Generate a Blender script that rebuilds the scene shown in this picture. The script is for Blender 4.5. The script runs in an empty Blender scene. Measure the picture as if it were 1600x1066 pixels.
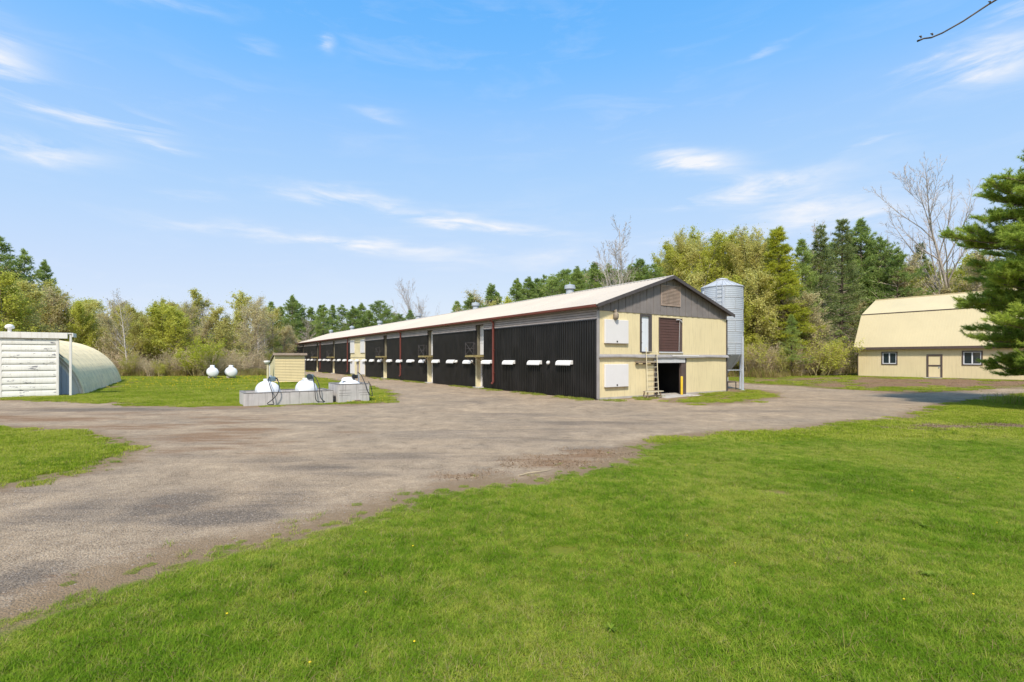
import bpy, math, random
import numpy as np
from mathutils import Vector, Matrix

sc = bpy.context.scene
COL = sc.collection
R = math.radians

# ------------------------------------------------------------------ camera, sky, sun, exposure
EYE = 2.3
cam_d = bpy.data.cameras.new('camera')
cam_d.sensor_width = 36.0
cam_d.lens = 17.6
cam_d.shift_y = 0.0169
cam_d.clip_start = 0.05
cam_d.clip_end = 9000
cam = bpy.data.objects.new('camera', cam_d)
COL.objects.link(cam)
cam.location = (0, 0, EYE)
cam.rotation_euler = (R(90), 0, 0)
sc.camera = cam

SUN_AZ, SUN_EL = R(-170), R(50)          # azimuth clockwise from +Y
EXPOSURE = 0.9
SKY_STRENGTH = 0.15
SKY_K = 1.0 / (SKY_STRENGTH * 2 ** EXPOSURE)
world = bpy.data.worlds.new('World')
sc.world = world
world.use_nodes = True


def build_world():
    nt = world.node_tree
    N, L = nt.nodes, nt.links
    bg = N['Background']
    sky = N.new('ShaderNodeTexSky')
    sky.sky_type = 'NISHITA'
    sky.sun_disc = False
    sky.sun_elevation = SUN_EL
    sky.sun_rotation = SUN_AZ
    sky.altitude = 300
    sky.air_density = 1.0
    sky.dust_density = 0.3
    sky.ozone_density = 3.0
    tc = N.new('ShaderNodeTexCoord')
    sep = N.new('ShaderNodeSeparateXYZ')
    L.new(tc.outputs['Generated'], sep.inputs[0])

    def m(op, a, b=None, c=None, clamp=False):
        n = N.new('ShaderNodeMath')
        n.operation = op
        n.use_clamp = clamp
        for i, v in enumerate((a, b, c)):
            if v is None:
                continue
            if isinstance(v, (int, float)):
                n.inputs[i].default_value = v
            else:
                L.new(v, n.inputs[i])
        return n.outputs[0]
    az = m('ARCTAN2', sep.outputs[0], sep.outputs[1])
    el = m('ARCSINE', sep.outputs[2])
    # wind-drawn cirrus: noise on (azimuth, elevation) with long streaks
    cmb = N.new('ShaderNodeCombineXYZ')
    L.new(az, cmb.inputs[0]); L.new(m('MULTIPLY', el, 5.0), cmb.inputs[1])
    n1 = N.new('ShaderNodeTexNoise')
    n1.inputs['Scale'].default_value = 5.0
    n1.inputs['Detail'].default_value = 8
    n1.inputs['Roughness'].default_value = 0.62
    n1.inputs['Distortion'].default_value = 0.6
    L.new(cmb.outputs[0], n1.inputs['Vector'])
    n2 = N.new('ShaderNodeTexNoise')
    n2.inputs['Scale'].default_value = 1.3
    n2.inputs['Detail'].default_value = 4
    L.new(cmb.outputs[0], n2.inputs['Vector'])
    streak = m('MULTIPLY', m('SUBTRACT', n1.outputs[0], 0.36), 3.2, clamp=True)
    thin = m('MULTIPLY', m('MULTIPLY', m('SUBTRACT', n1.outputs[0], 0.50), 1.6, clamp=True),
             m('MULTIPLY', m('SUBTRACT', n2.outputs[0], 0.38), 3.0, clamp=True))
    # single cloud banks: azimuth, elevation (degrees), half length, half height, tilt, strength
    banks = [(-9.5, 15.6, 9.5, 0.60, -5, .85), (-18, 16.9, 7.0, 0.8, -2, .8), (-2.5, 14.5, 8.0, .5, -4, .65), (-20, 12.4, 16, .6, -1, .55),
             (20.5, 20.2, 4.5, 1.2, -10, .95), (27.0, 17.0, 7.0, 1.2, 3, .85), (32, 14.5, 6, 1.3, 2, .7), (18.5, 16.6, 2.6, .45, -4, .6),
             (43.5, 22.8, 4.2, 1.6, 4, .9), (46.5, 26.5, 3.2, .6, 3, .7), (41, 24, 5, .5, 6, .4),
             (-43, 17.0, 4.5, 1.1, 3, .75), (-38, 20.5, 3.6, 1.0, -4, .8), (-34.5, 19.2, 2.4, .35, -6, .6),
             (-46, 22.5, 3, 2.2, 4, .8), (-42, 20, 3.0, .6, 2, .7),
             (-20, 12.2, 11, .55, -2, .55), (-8, 11.0, 9, .9, -3, .35), (-33, 15.5, 3, .35, 0, .4), (4, 11.5, 8, 1.0, -3, .4),
             (-20.2, 30.4, .8, .7, 0, .5), (-15.5, 25.2, 3.2, .55, -3, .35), (27, 29, 3, .35, 10, .35), (-33, 30.5, 4, .5, 8, .3),
             (34, 13.0, 9, .8, 1, .6), (-27, 29.2, 1.8, .4, -4, .3), (36, 19.5, 2, .35, 0, .35), (20, 13, 7, .7, 4, .35)]
    n3 = N.new('ShaderNodeTexNoise')
    n3.inputs['Scale'].default_value = 9.0
    n3.inputs['Detail'].default_value = 6
    L.new(cmb.outputs[0], n3.inputs['Vector'])
    azw = m('MULTIPLY_ADD', m('SUBTRACT', n1.outputs[0], .5), .10, az)
    elw = m('MULTIPLY_ADD', m('SUBTRACT', n3.outputs[0], .5), .045, el)
    tot = None
    for (a0, e0, ha, he, tilt, k) in banks:
        da = m('SUBTRACT', azw, R(a0)); de = m('SUBTRACT', elw, R(e0))
        ct, st = math.cos(R(tilt)), math.sin(R(tilt))
        p = m('ADD', m('MULTIPLY', da, ct / R(ha)), m('MULTIPLY', de, st / R(ha)))
        q = m('ADD', m('MULTIPLY', da, -st / R(he)), m('MULTIPLY', de, ct / R(he)))
        # ragged rim
        d2 = m('ADD', m('MULTIPLY', p, p), m('MULTIPLY', q, q))
        g = m('MULTIPLY', m('POWER', 2.718, m('MULTIPLY', d2, -1.3)), k)
        tot = g if tot is None else m('ADD', tot, g)
    cl = m('MULTIPLY', m('ADD', m('MULTIPLY', tot, streak), m('MULTIPLY', thin, 0.45)), 1.7, clamp=True)
    up = m('MULTIPLY', el, 14.0, clamp=True)
    cl = m('MULTIPLY', cl, up)
    mix = N.new('ShaderNodeMix')
    mix.data_type = 'RGBA'
    L.new(cl, mix.inputs[0])
    # film response of the sky light: a deep blue zenith, a gentle horizon without glare
    d8 = N.new('ShaderNodeVectorMath')
    d8.operation = 'SCALE'
    d8.inputs['Scale'].default_value = 1 / 8.0
    L.new(sky.outputs[0], d8.inputs[0])
    cv = N.new('ShaderNodeRGBCurve')
    for ch, pts in ((0, [(.085, .11), (.104, .15), (.17, .385), (.374, .62), (1, .78)]), (1, [(.10, .30), (.186, .48), (.30, .64), (.60, .77), (1, .86)]),
                    (2, [(.20, .70), (.35, .985), (.53, .99), (1, .97)])):
        c = cv.mapping.curves[ch]
        c.points[-1].location = (pts[-1][0], pts[-1][1])
        for p in pts[:-1]:
            c.points.new(*p)
    cv.mapping.update()
    L.new(d8.outputs[0], cv.inputs['Color'])
    sc_ = N.new('ShaderNodeVectorMath')
    sc_.operation = 'SCALE'
    sc_.inputs['Scale'].default_value = SKY_K
    L.new(cv.outputs[0], sc_.inputs[0])
    L.new(sc_.outputs[0], mix.inputs[6])
    mix.inputs[7].default_value = (.90 * SKY_K, .93 * SKY_K, .99 * SKY_K, 1)
    L.new(mix.outputs[2], bg.inputs['Color'])
    bg.inputs["Strength"].default_value = SKY_STRENGTH


build_world()
sun_d = bpy.data.lights.new('sun', 'SUN')
sun_d.energy = 2.7
sun_d.angle = R(5.0)
sun_d.color = (1.0, 0.94, 0.84)
sun = bpy.data.objects.new('sun', sun_d)
COL.objects.link(sun)
to_sun = Vector((math.sin(SUN_AZ) * math.cos(SUN_EL), math.cos(SUN_AZ) * math.cos(SUN_EL), math.sin(SUN_EL)))
sun.rotation_euler = to_sun.to_track_quat('Z', 'Y').to_euler()
sc.view_settings.view_transform = 'Standard'
sc.view_settings.look = 'None'
sc.view_settings.gamma = 1.0
sc.view_settings.exposure = EXPOSURE
sc.view_settings.use_curve_mapping = False
sc.cycles.max_bounces = 6
sc.cycles.transparent_max_bounces = 6

rng = np.random.default_rng(7)
random.seed(7)

# ------------------------------------------------------------------ mesh helpers


class MB:
    """collects vertices and faces for one mesh"""

    def __init__(self):
        self.V, self.F, self.n = [], [], 0

    def add(self, V, F, mat=0):
        V = np.asarray(V, dtype=np.float64).reshape(-1, 3)
        if isinstance(F, np.ndarray):
            F = [F]
        else:
            by = {}
            for f in F:
                by.setdefault(len(f), []).append(f)
            F = [np.asarray(x, dtype=np.int64) for x in by.values()]
        for a in F:
            if len(a):
                self.F.append((a + self.n, mat))
        self.V.append(V)
        self.n += len(V)
        return self

    def box(self, x0, x1, y0, y1, z0, z1, mat=0):
        V = [(x, y, z) for z in (z0, z1) for (x, y) in ((x0, y0), (x1, y0), (x1, y1), (x0, y1))]
        F = [(3, 2, 1, 0), (4, 5, 6, 7), (0, 1, 5, 4), (1, 2, 6, 5), (2, 3, 7, 6), (3, 0, 4, 7)]
        return self.add(V, F, mat)

    def bar(self, a, b, w, h=None, mat=0):
        """a rectangular bar from a to b"""
        a, b = Vector(a), Vector(b)
        h = h or w
        d = (b - a).normalized()
        up = Vector((0, 0, 1)) if abs(d.z) < 0.95 else Vector((0, 1, 0))
        s = d.cross(up).normalized()
        u = s.cross(d)
        V = []
        for p in (a, b):
            for (i, j) in ((-1, -1), (1, -1), (1, 1), (-1, 1)):
                V.append(p + s * (i * w / 2) + u * (j * h / 2))
        F = [(3, 2, 1, 0), (4, 5, 6, 7), (0, 1, 5, 4), (1, 2, 6, 5), (2, 3, 7, 6), (3, 0, 4, 7)]
        return self.add([tuple(v) for v in V], F, mat)

    def tube(self, P, r, n=6, mat=0, cap=True):
        P = np.asarray(P, dtype=float)
        k = len(P)
        r = np.broadcast_to(np.asarray(r, dtype=float), (k,))
        T = np.gradient(P, axis=0)
        T /= np.linalg.norm(T, axis=1)[:, None] + 1e-9
        ref = np.array([0.31, 0.95, 0.05]) if abs(T[0, 2]) > 0.6 else np.array([0.02, 0.03, 1.0])
        A = np.cross(T, ref)
        A /= np.linalg.norm(A, axis=1)[:, None] + 1e-9
        B = np.cross(T, A)
        an = np.arange(n) * 2 * math.pi / n
        V = P[:, None] + r[:, None, None] * (np.cos(an)[None, :, None] * A[:, None] + np.sin(an)[None, :, None] * B[:, None])
        i = np.arange(k - 1)[:, None] * n
        j = np.arange(n)[None]
        j2 = (j + 1) % n
        F = np.stack([i + j, i + n + j, i + n + j2, i + j2], -1).reshape(-1, 4)
        self.add(V.reshape(-1, 3), F, mat)
        if cap:
            base = self.n - k * n
            self.F.append((np.array([list(range(base, base + n))]), mat))
            self.F.append((np.array([list(range(base + (k - 1) * n, base + k * n))[::-1]]), mat))
        return self

    def lathe(self, prof, n=32, c=(0, 0, 0), mat=0):
        prof = np.asarray(prof, dtype=float)
        an = np.arange(n) * 2 * math.pi / n
        V = np.stack([c[0] + prof[:, None, 0] * np.cos(an), c[1] + prof[:, None, 0] * np.sin(an),
                      c[2] + np.repeat(prof[:, 1:2], n, 1)], -1).reshape(-1, 3)
        k = len(prof)
        i = np.arange(k - 1)[:, None] * n
        j = np.arange(n)[None]
        j2 = (j + 1) % n
        F = np.stack([i + j, i + j2, i + n + j2, i + n + j], -1).reshape(-1, 4)
        return self.add(V, F, mat)

    def mesh(self, name, mats, smooth=False):
        me = bpy.data.meshes.new(name)
        V = np.concatenate(self.V)
        me.vertices.add(len(V))
        me.vertices.foreach_set('co', V.astype(np.float32).ravel())
        loops = np.concatenate([a.ravel() for a, _ in self.F]).astype(np.int32)
        tot = np.concatenate([np.full(len(a), a.shape[1]) for a, _ in self.F]).astype(np.int32)
        start = np.concatenate([[0], np.cumsum(tot)[:-1]]).astype(np.int32)
        mi = np.concatenate([np.full(len(a), m) for a, m in self.F]).astype(np.int32)
        me.loops.add(len(loops))
        me.loops.foreach_set('vertex_index', loops)
        me.polygons.add(len(tot))
        me.polygons.foreach_set('loop_start', start)
        me.polygons.foreach_set('material_index', mi)
        me.polygons.foreach_set('use_smooth', np.full(len(tot), bool(smooth)))
        me.update(calc_edges=True)
        me.validate()
        for x in (mats if isinstance(mats, (list, tuple)) else [mats]):
            me.materials.append(x)
        return me

    def obj(self, name, mats, parent=None, smooth=False):
        return link(name, self.mesh(name, mats, smooth), parent)


def link(name, data, parent=None):
    o = bpy.data.objects.new(name, data)
    COL.objects.link(o)
    if parent:
        o.parent = parent
    return o


def tag(o, label=None, cat=None, group=None, kind=None):
    if label:
        o['label'] = label
    if cat:
        o['category'] = cat
    if group:
        o['group'] = group
    if kind:
        o['kind'] = kind
    return o


def thing(name, label, cat, loc=(0, 0, 0), rz=0.0, group=None):
    o = bpy.data.objects.new(name, None)
    o.empty_display_size = 0.3
    COL.objects.link(o)
    o.location = loc
    o.rotation_euler = (0, 0, rz)
    return tag(o, label, cat, group)


def bevel(o, w=0.01, seg=1):
    b = o.modifiers.new('bevel', 'BEVEL')
    b.width = w
    b.segments = seg
    b.limit_method = 'ANGLE'
    return o


# ------------------------------------------------------------------ materials
def new_mat(name):
    m = bpy.data.materials.new(name)
    m.use_nodes = True
    nt = m.node_tree
    return m, nt, nt.nodes, nt.links, nt.nodes['Principled BSDF']


def ramp(N, pts):
    r = N.new('ShaderNodeValToRGB')
    e = r.color_ramp.elements
    while len(e) < len(pts):
        e.new(0.5)
    for i, (p, c) in enumerate(pts):
        e[i].position = p
        e[i].color = (*c, 1) if len(c) == 3 else c
    return r


def noise(N, L, vec, scale, detail=5, rough=0.55, dist=0.0):
    n = N.new('ShaderNodeTexNoise')
    n.inputs['Scale'].default_value = scale
    n.inputs['Detail'].default_value = detail
    n.inputs['Roughness'].default_value = rough
    n.inputs['Distortion'].default_value = dist
    if vec is not None:
        L.new(vec, n.inputs['Vector'])
    return n


def mixc(N, L, fac, a, b, mode='MIX'):
    x = N.new('ShaderNodeMix')
    x.data_type = 'RGBA'
    x.blend_type = mode
    for s, v in ((0, fac), (6, a), (7, b)):
        if isinstance(v, (int, float)):
            x.inputs[s].default_value = v
        elif isinstance(v, tuple):
            x.inputs[s].default_value = (*v, 1) if len(v) == 3 else v
        else:
            L.new(v, x.inputs[s])
    return x.outputs[2]


def paint(name, col, rough=0.6, var=0.12, scale=2.0, dirt=None, dirt_amt=0.35, streak=True, bump=0.0, metal=0.0,
          spec=0.4, fine=0.05, flake=None, flake_amt=0.62):
    """weathered painted surface: large tone drift, fine grain, rain streaks, optional flaking"""
    m, nt, N, L, P = new_mat(name)
    tc = N.new('ShaderNodeTexCoord')
    v = tc.outputs['Object']
    n1 = noise(N, L, v, scale, 6)
    lo = tuple(c * (1 - var) for c in col)
    hi = tuple(min(1, c * (1 + var)) for c in col)
    r1 = ramp(N, [(0.3, lo), (0.7, hi)])
    L.new(n1.outputs[0], r1.inputs[0])
    out = r1.outputs[0]
    n2 = noise(N, L, v, 38, 3)
    out = mixc(N, L, fine * 2, out, mixc(N, L, n2.outputs[0], (0, 0, 0), (1, 1, 1)), 'OVERLAY')
    if dirt:
        mp = N.new('ShaderNodeMapping')
        mp.inputs['Scale'].default_value = (7, 7, 0.5) if streak else (1.5, 1.5, 1.5)
        L.new(v, mp.inputs[0])
        n3 = noise(N, L, mp.outputs[0], 1.3, 7, 0.65)
        r3 = ramp(N, [(0.50, (0, 0, 0)), (0.78, (dirt_amt,) * 3)])
        L.new(n3.outputs[0], r3.inputs[0])
        out = mixc(N, L, r3.outputs[0], out, dirt)
    if flake:
        mp = N.new('ShaderNodeMapping')
        mp.inputs['Scale'].default_value = (1.0, 1.0, 4.0)
        L.new(v, mp.inputs[0])
        n4 = noise(N, L, mp.outputs[0], 1.7, 10, 0.68)
        r4 = ramp(N, [(flake_amt, (0, 0, 0)), (flake_amt + 0.015, (1, 1, 1))])
        L.new(n4.outputs[0], r4.inputs[0])
        out = mixc(N, L, r4.outputs[0], out, flake)
    L.new(out, P.inputs['Base Color'])
    rr = ramp(N, [(0.3, (max(0, rough - .08),) * 3), (0.7, (min(1, rough + .08),) * 3)])
    L.new(n1.outputs[0], rr.inputs[0])
    L.new(rr.outputs[0], P.inputs['Roughness'])
    P.inputs['Metallic'].default_value = metal
    P.inputs['Specular IOR Level'].default_value = spec
    if bump:
        b = N.new('ShaderNodeBump')
        b.inputs['Strength'].default_value = bump
        b.inputs['Distance'].default_value = 0.02
        L.new(noise(N, L, v, 9, 8).outputs[0], b.inputs['Height'])
        L.new(b.outputs[0], P.inputs['Normal'])
    return m


def leafy(name, a, b, c, rough=0.6, trans=0.35, spec=0.2, clump=0.6):
    """foliage: colour varies leaf by leaf, clump by clump and plant by plant"""
    m, nt, N, L, P = new_mat(name)
    geo = N.new('ShaderNodeNewGeometry')
    oi = N.new('ShaderNodeObjectInfo')
    r = ramp(N, [(0.0, a), (0.5, b), (1.0, c)])
    n = noise(N, L, geo.outputs['Position'], clump, 3)
    s1 = N.new('ShaderNodeMath'); s1.operation = 'MULTIPLY_ADD'
    L.new(n.outputs[0], s1.inputs[0]); s1.inputs[1].default_value = 1.3; s1.inputs[2].default_value = -0.45
    s2 = N.new('ShaderNodeMath'); s2.operation = 'MULTIPLY_ADD'
    L.new(geo.outputs['Random Per Island'], s2.inputs[0]); s2.inputs[1].default_value = 0.45
    L.new(s1.outputs[0], s2.inputs[2])
    s3 = N.new('ShaderNodeMath'); s3.operation = 'MULTIPLY_ADD'
    L.new(oi.outputs['Random'], s3.inputs[0]); s3.inputs[1].default_value = 0.30
    L.new(s2.outputs[0], s3.inputs[2])
    L.new(s3.outputs[0], r.inputs[0])
    L.new(r.outputs[0], P.inputs['Base Color'])
    P.inputs['Roughness'].default_value = rough
    P.inputs['Specular IOR Level'].default_value = spec
    t = N.new('ShaderNodeBsdfTranslucent')
    L.new(r.outputs[0], t.inputs['Color'])
    mx = N.new('ShaderNodeMixShader')
    mx.inputs[0].default_value = trans
    L.new(P.outputs[0], mx.inputs[1]); L.new(t.outputs[0], mx.inputs[2])
    L.new(mx.outputs[0], N['Material Output'].inputs['Surface'])
    return m


def bark(name, a, b, rough=0.9, scale=6, sy=0.25):
    m, nt, N, L, P = new_mat(name)
    tc = N.new('ShaderNodeTexCoord')
    mp = N.new('ShaderNodeMapping')
    mp.inputs['Scale'].default_value = (1, 1, sy)
    L.new(tc.outputs['Object'], mp.inputs[0])
    n = noise(N, L, mp.outputs[0], scale, 8, 0.65)
    r = ramp(N, [(0.35, a), (0.65, b)])
    L.new(n.outputs[0], r.inputs[0])
    L.new(r.outputs[0], P.inputs['Base Color'])
    P.inputs['Roughness'].default_value = rough
    P.inputs['Specular IOR Level'].default_value = 0.15
    bp = N.new('ShaderNodeBump')
    bp.inputs['Strength'].default_value = 0.6
    bp.inputs['Distance'].default_value = 0.03
    L.new(n.outputs[0], bp.inputs['Height']); L.new(bp.outputs[0], P.inputs['Normal'])
    return m


M = {}
M['yellow'] = paint('yellow_sheet', (0.74, 0.62, 0.365), 0.55, 0.05, 0.6, (0.42, 0.33, 0.18), 0.55, bump=0.05)
M['cream'] = paint('cream_boards', (0.70, 0.61, 0.38), 0.6, 0.08, 1.0, (0.33, 0.27, 0.17), 0.5)
M['gambrel_wall'] = paint('tan_sheet', (0.74, 0.60, 0.36), 0.55, 0.05, 0.5, (0.40, 0.31, 0.17), 0.3)
M['gambrel_roof'] = paint('pale_yellow_roof', (0.60, 0.495, 0.29), 0.6, 0.05, 0.4, (0.52, 0.42, 0.24), 0.3, streak=False)
M['roof'] = paint('cream_roof', (0.545, 0.47, 0.38), 0.6, 0.06, 0.25, (0.50, 0.42, 0.32), 0.4, streak=False)
M['black'] = paint('black_sheet', (0.012, 0.011, 0.0103), 0.36, 0.25, 0.8, (0.05, 0.043, 0.038), 0.45, spec=0.45)
M['grey_board'] = paint('grey_board', (0.215, 0.19, 0.178), 0.75, 0.15, 1.5, (0.20, 0.17, 0.15), 0.4, bump=0.1)
M['grey_siding'] = paint('grey_siding', (0.40, 0.345, 0.31), 0.7, 0.12, 1.0, (0.13, 0.10, 0.09), 0.35, streak=False)
M['dark_trim'] = paint('dark_trim', (0.075, 0.064, 0.062), 0.65, 0.2, 2)
M['brown_trim'] = paint('brown_trim', (0.10, 0.07, 0.06), 0.65, 0.2, 2)
M['red'] = paint('red_brown_metal', (0.19, 0.055, 0.042), 0.5, 0.18, 1.5, (0.10, 0.05, 0.04), 0.4)
M['white'] = paint('white_panel', (0.70, 0.675, 0.655), 0.75, 0.02, 1.5, (0.52, 0.47, 0.40), 0.10, spec=.15)
M['hood'] = paint('white_hood', (0.76, 0.74, 0.71), 0.75, 0.03, 3, (0.45, 0.38, 0.30), 0.12, spec=.15)
M['white_door'] = paint('white_door', (0.70, 0.73, 0.76), 0.5, 0.05, 2, (0.45, 0.43, 0.40), 0.3)
M['brown_door'] = paint('brown_door', (0.105, 0.052, 0.042), 0.55, 0.12, 1.5, (0.07, 0.04, 0.035), 0.4)
M['flashing'] = paint('grey_flashing', (0.36, 0.33, 0.31), 0.5, 0.18, 1.2, (0.18, 0.15, 0.13), 0.5, metal=0.15)
M['header'] = paint('pale_header', (0.58, 0.57, 0.57), 0.55, 0.08, 1.2, (0.3, 0.27, 0.25), 0.4)
M['concrete'] = paint('concrete', (0.50, 0.465, 0.435), 0.85, 0.12, 1.6, (0.16, 0.135, 0.12), 0.75, bump=0.35)
M['concrete_top'] = paint('concrete_edge', (0.22, 0.20, 0.18), 0.9, 0.3, 3.5, (0.08, 0.07, 0.06), 0.6, streak=False, bump=0.5)
M['apron'] = paint('apron_concrete', (0.46, 0.42, 0.375), 0.9, 0.15, 1.2, (0.22, 0.18, 0.14), 0.6, streak=False, bump=0.3)
M['tank'] = paint('tank_white', (0.82, 0.82, 0.82), 0.4, 0.03, 1.2, (0.50, 0.47, 0.42), 0.3)
M['galv'] = paint('galvanised', (0.40, 0.435, 0.475), 0.6, 0.07, 1.2, (0.34, 0.345, 0.36), 0.4, metal=0.05, spec=.3)
M['galv_roof'] = paint('galvanised_roof', (0.44, 0.455, 0.475), 0.6, 0.06, 1.2, (0.36, 0.35, 0.35), 0.3, metal=0.05, spec=.3)
M['steel_light'] = paint('pale_steel', (0.52, 0.55, 0.60), 0.5, 0.08, 2, (0.30, 0.29, 0.28), 0.4, metal=0.2)
M['wood'] = paint('weathered_wood', (0.24, 0.18, 0.12), 0.85, 0.3, 4, (0.08, 0.06, 0.045), 0.6, streak=False, bump=0.3)
M['wood_yellow'] = paint('mossy_plank', (0.30, 0.24, 0.10), 0.85, 0.3, 4, (0.10, 0.08, 0.045), 0.5, streak=False, bump=0.3)
M['olive'] = paint('plywood_reveal', (0.20, 0.175, 0.12), 0.8, 0.2, 2, (0.08, 0.07, 0.05), 0.5)
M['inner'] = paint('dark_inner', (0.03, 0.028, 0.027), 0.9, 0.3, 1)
M['ladder'] = paint('pale_yellow_metal', (0.72, 0.63, 0.43), 0.5, 0.08, 3, (0.4, 0.32, 0.2), 0.3)
M['bollard'] = paint('yellow_paint', (0.72, 0.47, 0.03), 0.5, 0.1, 3, (0.2, 0.15, 0.06), 0.4)
M['rubber'] = paint('black_hose', (0.018, 0.018, 0.020), 0.5, 0.2, 5)
M['pump'] = paint('pump_blue_grey', (0.13, 0.19, 0.22), 0.5, 0.15, 6, (0.05, 0.05, 0.05), 0.4, streak=False)
M['pump_dark'] = paint('pump_dark', (0.035, 0.05, 0.06), 0.45, 0.2, 6)
M['vent_tan'] = paint('tan_louvre', (0.40, 0.30, 0.235), 0.7, 0.15, 2.5, (0.2, 0.15, 0.11), 0.4)
M['nest'] = paint('grey_brown', (0.26, 0.21, 0.16), 0.9, 0.3, 9, bump=0.5)
M['hut_white'] = paint('flaking_white', (0.76, 0.73, 0.65), 0.6, 0.05, 1.5, (0.42, 0.36, 0.28), 0.45, flake=(0.20, 0.19, 0.20), flake_amt=0.60)
M['hut_trim'] = paint('hut_trim', (0.77, 0.73, 0.66), 0.6, 0.05, 1.5, (0.45, 0.36, 0.28), 0.6)
M['hut_shell'] = paint('lichen_steel', (0.90, 0.74, 0.46), 0.85, 0.12, 1.0, (0.25, 0.22, 0.16), 0.65, streak=False, bump=0.1)
M['hut_door'] = paint('blue_grey_door', (0.50, 0.55, 0.64), 0.6, 0.05, 1.5, (0.35, 0.36, 0.38), 0.4)
M['vinyl'] = paint('yellow_vinyl', (0.78, 0.63, 0.345), 0.55, 0.05, 1.0, (0.45, 0.33, 0.16), 0.3)
M['shed_roof'] = paint('shed_roof', (0.26, 0.22, 0.19), 0.85, 0.2, 3, (0.14, 0.12, 0.1), 0.4)
M['sash'] = paint('white_sash', (0.76, 0.76, 0.77), 0.45, 0.03, 3)
M['stone'] = paint('pebble', (0.30, 0.25, 0.205), 0.95, 0.4, 40, spec=.1)
M['straw'] = paint('straw_stick', (0.45, 0.35, 0.22), 0.9, 0.2, 5)


def glass():
    m, nt, N, L, P = new_mat('window_glass')
    P.inputs['Base Color'].default_value = (0.02, 0.03, 0.035, 1)
    P.inputs['Roughness'].default_value = 0.06
    P.inputs['Specular IOR Level'].default_value = 0.9
    return m


M['glass'] = glass()
M['bark'] = bark('bark_grey_brown', (0.146, 0.112, 0.083), (0.314, 0.246, 0.193))
M['bark_dark'] = bark('bark_dark', (0.055, 0.040, 0.030), (0.13, 0.095, 0.07))
M['bark_pale'] = bark('bark_pale', (0.26, 0.215, 0.175), (0.46, 0.40, 0.34))
M['birch'] = bark('birch_bark', (0.42, 0.36, 0.31), (0.66, 0.60, 0.54), scale=4, sy=1.2)
M['twig'] = bark('twig_brown', (0.353, 0.265, 0.173), (0.641, 0.505, 0.347))
M['twig_grey'] = bark('twig_grey', (0.324, 0.270, 0.240), (0.552, 0.474, 0.426))
M['twig_olive'] = bark('twig_olive', (0.349, 0.284, 0.122), (0.582, 0.488, 0.243))
M['bud_yellow'] = leafy('bud_yellow_green', (0.354, 0.366, 0.053), (0.510, 0.514, 0.083), (0.680, 0.684, 0.128), trans=0.5)
M['bud_olive'] = leafy('bud_olive', (0.417, 0.375, 0.117), (0.590, 0.535, 0.162), (0.724, 0.706, 0.249), trans=0.5)
M['bud_tan'] = leafy('bud_tan', (0.406, 0.343, 0.181), (0.572, 0.500, 0.259), (0.722, 0.651, 0.345), trans=0.5)
M['bud_green'] = leafy('bud_fresh_green', (0.402, 0.403, 0.087), (0.584, 0.557, 0.145), (0.750, 0.726, 0.232), trans=0.5)
M['bud_lime'] = leafy('bud_lime', (0.32, 0.37, 0.03), (0.44, 0.47, 0.045), (0.56, 0.56, 0.07), trans=0.5)
M['leaf_green'] = leafy('leaf_green', (0.108, 0.200, 0.040), (0.190, 0.313, 0.061), (0.306, 0.452, 0.094), trans=0.45)
M['needle'] = leafy('needle_pine', (0.151, 0.224, 0.066), (0.300, 0.395, 0.109), (0.523, 0.598, 0.168), trans=0.4)
M['needle_dark'] = leafy('needle_spruce', (0.119, 0.165, 0.059), (0.224, 0.276, 0.098), (0.393, 0.425, 0.142), trans=0.4)
M['needle_gold'] = leafy('needle_gold', (0.264, 0.300, 0.036), (0.408, 0.444, 0.048), (0.576, 0.576, 0.072), trans=0.45)
M['needle_near'] = leafy('needle_near', (0.186, 0.251, 0.044), (0.342, 0.446, 0.070), (0.599, 0.674, 0.120), trans=0.4, clump=1.1)
M['dead_twig'] = bark('dead_twig', (0.291, 0.226, 0.172), (0.524, 0.422, 0.336))

# ------------------------------------------------------------------ the ground: lawn and gravel yard
GX, GY = np.array([0.835, 0.55]), np.array([-0.55, 0.835])     # across / along the long barn
YAW = math.atan2(0.55, 0.835)
BARN = (4.78, 27.7)


def sstep(a, b, x):
    t = np.clip((x - a) / (b - a), 0, 1)
    return t * t * (3 - 2 * t)


def vnoise(x, y, s, seed=0):
    """cheap smooth value noise"""
    x, y = np.asarray(x) / s + seed * 17.3, np.asarray(y) / s - seed * 9.1
    xi, yi = np.floor(x), np.floor(y)
    fx, fy = x - xi, y - yi
    fx, fy = fx * fx * (3 - 2 * fx), fy * fy * (3 - 2 * fy)

    def h(a, b):
        t = np.sin(a * 127.1 + b * 311.7 + seed * 74.7) * 43758.5453
        return t - np.floor(t)
    return (h(xi, yi) * (1 - fx) + h(xi + 1, yi) * fx) * (1 - fy) + (h(xi, yi + 1) * (1 - fx) + h(xi + 1, yi + 1) * fx) * fy


def height(x, y):
    x, y = np.asarray(x, float), np.asarray(y, float)
    v = 0.835 * x + 0.55 * y
    z = 0.5 * sstep(37, 55, v)
    return z


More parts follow.
